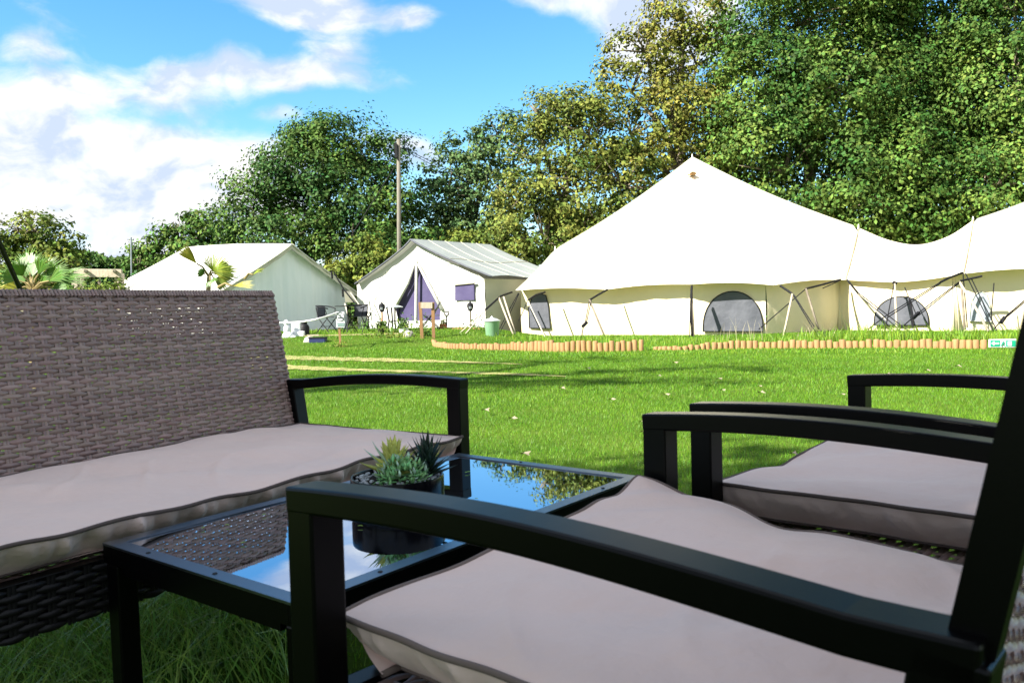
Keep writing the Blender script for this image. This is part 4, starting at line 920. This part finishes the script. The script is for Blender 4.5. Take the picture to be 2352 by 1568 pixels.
tag(MB().lathe([(.001, -.16), (.10, -.11), (.16, 0), (.10, .12), (.001, .15)], c=onY(708, 20.4, .12), n=12).build('boulder', 'stone', smooth=True), 'pale round stone left of the blue tray', 'stone')
tag(MB().lathe([(.001, -.1), (.12, -.08), (.14, 0), (.08, .1), (.001, .12)], c=onY(937, 20.8, .22), n=12).build('boulder', 'stone', smooth=True), 'grey boulder on the deck edge in front of the doorway', 'stone')
def planter(label, px, Y, z, r, h, m, lm, n, wd, hh, size):
    p = Vector(onY(px, Y, z)); rt = thing('plant_pot', label, 'plant pot', p, group='pot plants in front of the middle tent')
    MB().lathe([(r * .8, 0), (r, h), (r * .9, h), (r * .85, h * .85), (.001, h * .85)], n=18).build('pot', m, rt, local=True, auto=40)
    P = np.stack([np.clip(rng.normal(size=n), -1.5, 1.5) * wd, np.clip(rng.normal(size=n), -1.5, 1.5) * wd, h + np.clip(np.abs(rng.normal(size=n)), 0, 1.6) * hh], 1) + np.array(p)
    nrm = rng.normal(size=(n, 3)); nrm /= np.linalg.norm(nrm, axis=1)[:, None]; t = rng.normal(size=(n, 3)); t -= nrm * (t * nrm).sum(1)[:, None]; t /= np.linalg.norm(t, axis=1)[:, None]; q = np.cross(nrm, t)
    fastmesh('plant', np.stack([P - t * size, P + q * size * .4, P + t * size, P - q * size * .4], 1).reshape(-1, 3), n, 4, lm, rt)
planter('white pot with a pale grey green plant left of the doorway', 925, 21.3, .25, .12, .14, 'white', 'lf_blue', 200, .08, .14, .05)
planter('dark pot with a leafy green plant hanging by the torch', 874, 21.7, .27, .1, .12, 'black', 'lf_green', 140, .08, .1, .05)
planter('small dark pot at the foot of the right timber post', 978, 20.8, .1, .08, .1, 'black', 'lf_green', 90, .06, .08, .04)
planter('terracotta pot right of the purple doorway', 1017, 22.8, .28, .11, .16, 'terra', 'lf_yel', 50, .05, .06, .04)
ch = thing('folding_chair', 'dark framed folding garden chair seen through the doorway posts', 'chair', onY(985, 22.2, .27))
for dx in (-.0, .42):
    MB().tube([(-.3, dx, 0), (.22, dx, .62)], .014, 6).build('leg', 'black', ch, local=True); MB().tube([(.3, dx, 0), (-.15, dx, .42)], .014, 6).build('leg', 'black', ch, local=True)
MB().box((.02, .2, .40), (.22, .2, .012)).build('seat', 'mesh_grey', ch, local=True); MB().bar((.1, .21, .42), (.28, .21, .75), .4, .012, (1, 0, 0)).build('backrest', 'mesh_grey', ch, local=True)
# fallen leaves
lfp = [(1177, 959), (1475, 967), (1206, 1040), (1652, 869), (1660, 895), (1748, 900), (1405, 916), (1530, 905), (1745, 886), (1513, 862), (1822, 1040), (1480, 990), (1290, 890), (2130, 850), (2040, 858), (1160, 1090), (1935, 905), (1115, 940), (990, 1130), (2200, 840), (1550, 832), (1350, 845)]
for i, (x, y) in enumerate(lfp):
    c = gnd(x, y, .045); s = random.uniform(.016, .026) * (1 + c.y / 12); a0 = random.uniform(0, 6.28); mb = MB(); pts = []
    for k in range(10):
        a = a0 + k * .628; r = s * (1 if k % 2 == 0 else .55); pts.append((c.x + r * math.cos(a), c.y + r * math.sin(a), c.z + .3 * r * math.sin(a * 2)))
    mb.add([tuple(c)] + pts, [(0, 1 + k, 1 + (k + 1) % 10) for k in range(10)])
    tag(mb.build('fallen_leaf', 'leaf_litter'), 'single pale curled leaf lying on the lawn', 'leaf', group='pale leaves scattered over the lawn')

# ------------------------------------------------------------------ rattan furniture
ARM, REAR, CD, CW, ZS, ZB = .58, .566, .6435, .73, .43, .834
def weave(mb, fn, w, h, pitch=.0100, cell=.031, sw=.0107, amp=.0030):
    # fn(u, v, d): u metres across, v metres up, d metres out of the sheet
    rows = int(h / pitch); cells = int(round(w / cell)); cell = w / cells
    for r in range(rows):
        v = (r + .5) * pitch; ph = r % 2; k = cells * 6; V = []
        jit = random.uniform(-.0005, .0005)
        for i in range(k + 1):
            u = i * w / k; c = math.cos(math.pi * (u / cell + ph)); d = amp * (abs(c) ** .7) * (1 if c > 0 else -1); vv = v + jit + .0005 * math.sin(i * .9 + r * 2.1)
            ww = sw * .5 * (1.05 + .08 * math.sin(i * .7 + r) - (.27 if c < -.8 else (.14 if c < -.2 else 0)))
            V += [fn(u, vv - ww, d - .0030), fn(u, vv - ww * .6, d), fn(u, vv, d + .0010), fn(u, vv + ww * .6, d), fn(u, vv + ww, d - .0030)]
        mb.add(V, [(i * 5 + j, (i + 1) * 5 + j, (i + 1) * 5 + j + 1, i * 5 + j + 1) for i in range(k) for j in range(4)])
    for c in range(cells + 1):
        for off in (-.0036, .0036):
            u = min(max(c * cell + off, .003), w - .003); V = []; k = 10
            for i in range(k + 1):
                v = i * h / k; V += [fn(u - .0034, v, -.0006), fn(u, v, .0010), fn(u + .0034, v, -.0006)]
            mb.add(V, [(i * 3 + j, i * 3 + j + 1, (i + 1) * 3 + j + 1, (i + 1) * 3 + j) for i in range(k) for j in (0, 1)])
def armz(y, D): 
    u = 1 - y / D
    return ARM + (REAR - ARM) * u ** 1.5 + .012 * math.sin(math.pi * min(1, u * 1.1))
def seat_unit(name, label, cat, ox, oy, rz, W, group, weave_front=True):
    r = thing(name, label, cat, (ox, oy, 0), rz, group)
    D = CD; T = .044
    for x in (.012, W - .012):
        MB().box((x, D - .0225, (ARM - .014) / 2), (T / 2 - .0006, T / 2 - .0006, (ARM - .014) / 2)).build('leg', 'black_metal', r, local=True, bevel=.003)
        mb = MB(); mb.rail([(x, -.03, 0), (x, -.005, .20), (x, .022, .40), (x, -.004, REAR - .01)], [(-T / 2, -T / 2), (T / 2, -T / 2), (T / 2, T / 2), (-T / 2, T / 2)], (1, 0, 0)); mb.build('leg', 'black_metal', r, local=True, bevel=.003)
        n = 22; pts = [(x, D * (1 - k / n) - (.0 if k == 0 else 0), armz(D * (1 - k / n), D) - .014) for k in range(n + 1)]
        pts[-1] = (x, -.02, pts[-1][2])
        MB().rail(pts, [(-T / 2, -.014), (T / 2, -.014), (T / 2, .014), (-T / 2, .014)], (1, 0, 0)).build('armrest', 'black_metal', r, local=True, bevel=.0035)
    fr = MB()
    for z in (.345,):
        fr.box((W / 2, D - .03, z), (W / 2 - .035, .015, .015)).box((W / 2, .03, z), (W / 2 - .035, .015, .015))
        for x in (.015, W - .015): fr.box((x, D / 2, z - .0005), (.014, D / 2 - .045, .0145))
    fr.box((W / 2, D - .033, .300), (W / 2 - .04, .012, .028))  # added rail: blocks light through the apron weave to darken it
    fr.build('seat_frame', 'black_metal', r, local=True, bevel=.002)
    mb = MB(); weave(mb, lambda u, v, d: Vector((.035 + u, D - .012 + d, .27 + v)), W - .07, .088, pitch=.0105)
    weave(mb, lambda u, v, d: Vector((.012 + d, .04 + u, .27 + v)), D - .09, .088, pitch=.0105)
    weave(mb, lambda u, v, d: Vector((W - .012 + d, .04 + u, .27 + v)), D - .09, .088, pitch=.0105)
    mb.build('apron', 'rattan_shaded', r, local=True, smooth=True)
    mb = MB(); weave(mb, lambda u, v, d: Vector((.03 + u, .04 + v, .352 + d)), W - .06, D - .08, pitch=.014, cell=.05, sw=.0125); mb.build('seat_deck', 'rattan', r, local=True, smooth=True)
    # backrest
    zb0, zb1 = .36, ZB; x0, x1 = .020, W - .020
    def bfn(u, v, d):
        z = zb0 + v; y = .036 - (z - .36) * .215 - .02 * math.sin(math.pi * (z - .36) / .5) * 0
        return Vector((x0 + u, y + d * .98, z + d * .2))
    bk = MB(); weave(bk, bfn, x1 - x0, zb1 - zb0); b = bk.build('backrest', 'rattan', r, local=True, smooth=True)
    fr = MB(); t = .013
    for u in ((.014, x1 - x0 - .014) if W > 1 else ()): fr.bar(bfn(u, .0, -.019), bfn(u, zb1 - zb0 - .004, -.019), .027, .024, (0, 1, 0))
    for v in (.014, zb1 - zb0 - .016): fr.bar(bfn(.028, v, -.019), bfn(x1 - x0 - .028, v, -.019), .024, .024)
    if W > 1: fr.bar(bfn((x1 - x0) / 2, .03, -.019), bfn((x1 - x0) / 2, zb1 - zb0 - .03, -.019), .024, .022, (0, 1, 0))
    if W < 1:
        for u in (-.003, x1 - x0 + .003): fr.bar(bfn(u, .0, -.0045), bfn(u, zb1 - zb0 + .01, -.0045), .022, .027, (0, 1, 0))
    fr.build('backrest_frame', 'black_metal', r, local=True)
    # wrapped rattan lip on the top and sides of the back
    mb = MB()
    for k in range(int((x1 - x0) / .0095)):
        u = (k + .5) * .0095; mb.tube([bfn(u, zb1 - zb0 - .012, .003), bfn(u, zb1 - zb0 + .004, -.004), bfn(u, zb1 - zb0 + .004, -.03), bfn(u, zb1 - zb0 - .02, -.036)], .0046, 5, cap=False)
    mb.build('backrest_lip', 'rattan', b, local=True, smooth=True)
    return r
def cushion(label, ox, oy, rz, x0, x1, y0, y1, z0, T, lift, seed, group, side_wr=.006, pipe='piping'):
    r = thing('seat_cushion', label, 'cushion', (ox, oy, 0), rz, group)
    W_, D_ = x1 - x0, y1 - y0; nu = max(40, int(W_ * 170)); nv = 110
    def wr(x, y): 
        a = .0060 * math.sin(11 * x + 6 * y + seed + 2.2 * math.sin(7 * y + 3 * x + seed)) + .0050 * math.exp(-((math.sin(9 * x - 14 * y + seed + 1.3 * math.sin(8 * x)) ) / .22) ** 2) * max(0, math.sin(7 * y + 5 * x + seed)) + .0020 * math.sin(27 * y - 9 * x + seed * 2 + 1.2 * math.sin(9 * x)) + .0012 * math.sin(41 * x + 23 * y + seed * 3)
        return a
    def edge(x, y):
        ex = .006 * wob(y, 9, seed) ; ey = .006 * wob(x, 8, seed + 1)
        return ex, ey
    def top(s, t):
        x = x0 + W_ * s; y = y0 + D_ * t; dx = min(s, 1 - s) * W_; dy = min(t, 1 - t) * D_; d = min(dx, dy)
        z = z0 + T + .010 * (1 - math.exp(-d / .05)) + wr(x, y) * (1 - math.exp(-d / .02)) * 1.0 + .0025 * math.sin(x * 31 + seed) * math.exp(-d / .02) + lift(x - x0, y - y0, W_, D_)
        # bites into the outline
        if dx < .02: y_ = 0
        ox_ = .007 * wob(y, 11, seed) * math.exp(-dx / .06) * (1 if s > .5 else -1); oy_ = .007 * wob(x, 10, seed + 1) * math.exp(-dy / .06) * (1 if t > .5 else -1)
        return Vector((x + ox_, y + oy_, z))
    mb = MB(); mb.grid(top, nu, nv)
    loop = [top(i / nu, 1) for i in range(nu)] + [top(1, 1 - j / nv) for j in range(nv)] + [top(1 - i / nu, 0) for i in range(nu)] + [top(0, j / nv) for j in range(nv)]
    cx, cy = x0 + W_ / 2, y0 + D_ / 2; n = len(loop); rows = 8; V = []
    for k in range(rows + 1):
        f = k / rows
        for i, p in enumerate(loop):
            zb = z0 + .004 + lift(p.x - x0, p.y - y0, W_, D_) * .9; z = p.z + (zb - p.z) * f
            o = Vector((0, 0, 0)); bul = -.042 * f + math.sin(math.pi * f) * (.009 + side_wr * wob(i, .23, seed + f * 2) + side_wr * .5 * wob(i, .61, seed * 2 + f * 3))
            if p.y >= y1 - .012: o.y = bul - .018 * f
            elif p.y <= y0 + .012: o.y = -bul
            if p.x >= x1 - .012: o.x = bul
            elif p.x <= x0 + .012: o.x = -bul
            V.append(Vector((p.x, p.y, z)) + o)
    mb.add(V, [(k * n + i, (k + 1) * n + i, (k + 1) * n + (i + 1) % n, k * n + (i + 1) % n) for k in range(rows) for i in range(n)])
    bot = V[-n:]; mb.add(bot, [tuple(range(n))])
    body = mb.build('cover', 'cushion', r, local=True, smooth=True, auto=50)
    MB().tube([p + Vector((0, 0, -.001)) for p in loop] + [loop[0]], .0036, 7).build('piping', pipe, r, local=True, smooth=True)
    MB().tube(bot + [bot[0]], .0036, 7).build('piping', pipe, r, local=True, smooth=True)
    return r
hp2 = math.pi / 2
SX, SY, SA = -.6699, 2.6615, .5622; SRZ = hp2 - SA + math.pi
AX, AY, AA = .2492, .4968, .7091; BX, BY, BA = .7934, 1.1437, .7646
seat_unit('wicker_sofa', 'grey brown wicker two seat sofa with black arms at the left', 'sofa', SX, SY, SRZ, 1.36, 'rattan garden seats')
seat_unit('wicker_chair', 'wicker armchair nearest the camera, its long black arm crossing the front of the table', 'chair', AX, AY, hp2 - AA, CW, 'rattan garden seats')
seat_unit('wicker_chair', 'wicker armchair farther back at the right, beyond the nearest armchair', 'chair', BX, BY, hp2 - BA, CW, 'rattan garden seats')
Z0 = .362
cushion('long beige seat cushion with dark piping on the wicker sofa', SX, SY, SRZ, .035, 1.325, .045, CD + .005, Z0, .062, lambda x, y, W, D: .012 * math.exp(-((x - .25) / .2) ** 2) * (1 - y / D) + .006 * wob(x, 5, 1) * (y / D) ** 3 + .006 * (1 - y / D), 1.3, 'beige seat cushions', side_wr=.013)
cushion('beige seat cushion with a lifted far corner on the nearest armchair', AX, AY, hp2 - AA, .045, CW - .045, .035, CD + .0, Z0, .062, lambda x, y, W, D: .054 * math.exp(-math.sqrt(((W - x) / .24) ** 2 + ((D - y) / .19) ** 2)) - .014 * math.exp(-(((W - x) / .12) ** 2 + ((D - y - .25) / .06) ** 2)) - .016 * ss(.22, .5, D - y) * math.exp(-((W - x) / .25) ** 2) + .004 * math.sin((W - x) * 60 + (D - y) * 46) * math.exp(-(((W - x) / .16) ** 2 + ((D - y) / .22) ** 2)), 4.1, 'beige seat cushions', side_wr=.008, pipe='piping_pale')
cushion('beige seat cushion on the armchair farther back at the right', BX, BY, hp2 - BA, .04, CW - .04, .035, CD - .01, Z0, .066, lambda x, y, W, D: .016 * math.exp(-(((W - x) / .22) ** 2 + ((D - y) / .22) ** 2)) - .010 * math.exp(-(((W * .45 - x) / .15) ** 2 + ((D - y) / .2) ** 2)), 7.7, 'beige seat cushions', side_wr=.004, pipe='piping')
# third chair arm seen beyond belongs to the farther chair; table
TX, TY, TA, TL, TW, ZT = -.6801, 1.4109, .6601, .8842, .5079, .40
TILT = .024   # the table stands on sloping turf
tb = thing('coffee_table', 'black framed coffee table with a dark reflective glass top', 'table', (TX, TY, TILT * (TY - 1.5)), 0)
tb.rotation_euler = (Matrix.Rotation(TILT, 3, 'X') @ Matrix.Rotation(hp2 - TA, 3, 'Z')).to_euler()
mb = MB(); rw = .026
for (a, b, ax) in (((0, 0), (TL, 0), 'x'), ((0, -TW), (TL, -TW), 'x')):
    sgn = -1 if a[1] == 0 else 1
    mb.add([(0, a[1], ZT), (TL, a[1], ZT), (TL - rw, a[1] + sgn * rw, ZT), (rw, a[1] + sgn * rw, ZT), (0, a[1], ZT - .004), (TL, a[1], ZT - .004), (TL - rw, a[1] + sgn * rw, ZT - .004), (rw, a[1] + sgn * rw, ZT - .004)],
           [(0, 1, 2, 3), (4, 7, 6, 5), (0, 4, 5, 1), (3, 2, 6, 7), (0, 3, 7, 4), (1, 5, 6, 2)])
for x in (0, TL):
    s_ = 1 if x == 0 else -1
    mb.add([(x, 0, ZT), (x, -TW, ZT), (x + s_ * rw, -TW + rw, ZT), (x + s_ * rw, -rw, ZT), (x, 0, ZT - .004), (x, -TW, ZT - .004), (x + s_ * rw, -TW + rw, ZT - .004), (x + s_ * rw, -rw, ZT - .004)],
           [(0, 1, 2, 3), (4, 7, 6, 5), (0, 4, 5, 1), (3, 2, 6, 7)])
mb.build('rim', 'rim', tb, local=True)
fb = MB()
for y in (-.0135, -TW + .0135): fb.box((TL / 2, y, ZT - .0185), (TL / 2 - .0005, .013, .0143))
for x in (.0135, TL - .0135): fb.box((x, -TW / 2, ZT - .0185), (.013, TW / 2 - .0275, .0143))
fb.build('frame', 'black_metal', tb, local=True)
MB().box((TL / 2, -TW / 2, ZT - .007), (TL / 2 - rw - .002, TW / 2 - rw - .002, .0045)).build('glass_top', 'glass', tb, local=True)
mb = MB()
for y in (-.012, -TW + .012): mb.box((TL / 2, y, ZT - .0395), (TL / 2 - .05, .008, .0062))
for x in (.012, TL - .012): mb.box((x, -TW / 2, ZT - .0395), (.008, TW / 2 - .05, .0062))
mb.build('apron', 'black_metal', tb, local=True)
for x in (.020, TL - .020):
    for y in (-.020, -TW + .020): MB().box((x, y, (ZT - .034) / 2), (.0175, .0175, (ZT - .034) / 2)).build('leg', 'black_metal', tb, local=True, bevel=.003)
for x, y in ((.15, -TW + .012), (.75, -TW + .012), (.012, -.12), (.012, -.30), (TL - .012, -.2)): MB().lathe([(.004, 0), (.003, .0014), (.0001, .0016)], c=(x, y, ZT), n=10).build('screw', 'black', tb, local=True)
# ------------------------------------------------------------------ planted bowl
pc = gnd(913, 1094, .458); pot = thing('plant_pot', 'low black round pot of succulents standing on the glass table', 'plant pot', (pc.x, pc.y, ZT + TILT * (pc.y - 1.5) + .0005)); pot.rotation_euler = (TILT, 0, 0)
pr = .086
MB().lathe([(pr * .93, 0), (pr * .97, .006), (pr, .02), (pr, .056), (pr * .99, .059), (pr * .955, .059), (pr * .94, .055), (pr * .94, .046), (.001, .046)], n=64).build('pot', 'pot', pot, local=True, auto=40)
MB().lathe([(pr * .935, .049), (pr * .5, .053), (.001, .054)], n=40).build('soil', 'soil', pot, local=True, smooth=True)
mb = MB()
for k in range(150):
    a = random.uniform(0, 6.28); rr = pr * (random.uniform(.62, .93)); s = random.uniform(.0022, .0048)
    c = (rr * math.cos(a), rr * math.sin(a), .052 + s * .3 + random.uniform(0, .002)); mb.lathe([(.0001, -s * .6), (s, -s * .1), (s * .8, s * .5), (.0001, s * .7)], c=c, n=6)
mb.build('pebbles', 'pebble', pot, local=True)
def leaf(mb, o, d, L, w, th=.25, up=(0, 0, 1), curl=.25, n=7):
    o, d = Vector(o), Vector(d).normalized(); s = d.cross(Vector(up))
    if s.length < .01: s = d.cross(Vector((1, 0, 0)))
    s.normalize(); u = s.cross(d); V = []
    for k in range(n):
        f = k / (n - 1); ww = w * (math.sin(math.pi * min(1, f * .92 + .08)) ** .8 * (1 - f ** 3) + .02) * .5; p = o + d * (L * f) + u * (curl * L * f * f)
        V += [p - s * ww + u * ww * .5, p - u * ww * th * 1.2, p + s * ww + u * ww * .5, p + u * ww * th * .4]
    mb.add(V, [(k * 4 + j, k * 4 + (j + 1) % 4, (k + 1) * 4 + (j + 1) % 4, (k + 1) * 4 + j) for k in range(n - 1) for j in range(4)])
def pl_at(px, py, dy=0):  # local point in the pot at a picture position
    p = at(px, py, pc.y + dy); return Vector((p.x - pc.x, p.y - pc.y, p.z - ZT))
su = MB(); b0 = Vector((-.012, .0, .050)); b0 = pl_at(905, 1092, 0); b0.z = .05
for k in range(34):
    a = k * 2.4; el = .15 + 1.2 * (k / 34); L = .066 - .018 * (k / 34)
    leaf(su, b0 + Vector((0, 0, .006 + .0009 * k)), (math.cos(a) * math.cos(el), math.sin(a) * math.cos(el), math.sin(el)), L * random.uniform(.85, 1.1), .021, curl=.12)
su.build('yellow_rosette', 'suc_y', pot, local=True, smooth=True)
su = MB()
for (x, y, dy) in ((832, 1050, .0), (850, 1030, -.01), (845, 1062, -.02)):
    t = pl_at(x, y, dy); leaf(su, b0 + Vector((0, 0, .012)), t - b0, (t - b0).length, .016, curl=.05)
su.build('pale_leaf', 'suc_b', pot, local=True, smooth=True)
su = MB(); g0_ = pl_at(928, 1092, -.035); g0_.z = .05
for k in range(230):
    d = Vector((random.gauss(0, 1), random.gauss(0, 1), abs(random.gauss(.3, .8)))).normalized(); p = g0_ + Vector((d.x * .042, d.y * .032, d.z * .044)) * random.uniform(.6, 1.1)
    leaf(su, p, (d + Vector((random.gauss(0, .5), random.gauss(0, .5), random.gauss(.2, .5)))), random.uniform(.011, .018), .0075, n=5, curl=.2)
su.build('small_leaf_cluster', 'suc_g', pot, local=True, smooth=True)
su = MB()
for k in range(45):
    d = Vector((random.gauss(0, 1), random.gauss(0, 1), abs(random.gauss(.3, .8)))).normalized(); p = g0_ + Vector((d.x * .044, d.y * .034, d.z * .046))
    leaf(su, p, (d + Vector((random.gauss(0, .5), random.gauss(0, .5), random.gauss(.2, .5)))), random.uniform(.011, .016), .007, n=5, curl=.2)
su.build('small_leaf_cluster', 'suc_b', pot, local=True, smooth=True)
su = MB(); d0_ = pl_at(983, 1085, .0); d0_.z = .052
for k in range(46):
    a = k * 2.4; el = .25 + 1.15 * (k / 46); leaf(su, d0_ + Vector((0, 0, .004 + .0006 * k)), (math.cos(a) * math.cos(el), math.sin(a) * math.cos(el), math.sin(el)), random.uniform(.044, .064), .0115, curl=.08)
su.build('dark_rosette', 'suc_d', pot, local=True, smooth=True)
su = MB()
for (x, y) in ((1002, 1035), (1008, 1048), (997, 1030)):
    t = pl_at(x, y, .02); leaf(su, d0_ + Vector((.004, .015, .01)), t - d0_, (t - d0_).length * .95, .010, curl=.05)
su.build('rosette_highlight_leaf', 'suc_y', pot, local=True, smooth=True)
su = MB()
for k in range(9):
    a = -2.8 + k * .45; leaf(su, b0 + Vector((0, 0, .004)), (math.cos(a), math.sin(a), .18), random.uniform(.034, .045), .013, curl=.1)
su.build('outer_leaf', 'suc_g', pot, local=True, smooth=True)
# stray grass clippings and specks on the glass
mb = MB(); u_ = Vector((math.sin(TA), math.cos(TA), 0)); n_ = Vector((math.cos(TA), -math.sin(TA), 0)); o_ = Vector((TX, TY, 0))
for k in range(26):
    p = o_ + u_ * random.uniform(.06, TL - .06) + n_ * random.uniform(.05, TW - .05); p.z = ZT + .001 + TILT * (p.y - 1.5); a = random.uniform(0, 6.28); L = random.uniform(.004, .016)
    mb.tube([p, p + Vector((math.cos(a), math.sin(a), 0)) * L * .5 + Vector((0, 0, .001)), p + Vector((math.cos(a + .4), math.sin(a + .4), 0)) * L], .0006, 4)
tag(mb.build('grass_clippings', 'grass_brightened'), 'specks and grass clippings lying on the glass table top', 'grass clippings', kind='stuff')

# long grass lying under the sofa and table
n = 5200; c = np.stack([rng.uniform(-1.9, -.42, n), rng.uniform(1.25, 2.55, n), np.zeros(n)], 1); k = (c[:, 1] - 1.25) > (c[:, 0] + .95) * .9; c = c[k]
tag(blades(c, rng.uniform(.06, .19, len(c)), rng.uniform(.0022, .0042, len(c)), 1.9, 'long_grass', 'grass_brightened', seg2=True), 'long limp unmown grass under the sofa and the table', 'grass', kind='stuff')

# ------------------------------------------------------------------ guy strap of the neighbouring pole at the left edge
aw = thing('guy_strap', 'dark guy strap slanting down behind the left end of the sofa', 'guy rope', (-2.9, 6, 0))
a, b = at(0, 562, 4.0), at(50, 672, 4.4); d = (b - a)
e0 = a - d * ((2.35 - a.z) / (a.z - b.z))
MB().tube([e0, b + d * (b.z / (a.z - b.z))], .0125, 6).build('strap', 'strap', aw)
MB().tube([Vector((e0.x, e0.y, 0)), Vector((e0.x, e0.y, 2.4))], .02, 8).build('pole', 'wood_pale', aw)
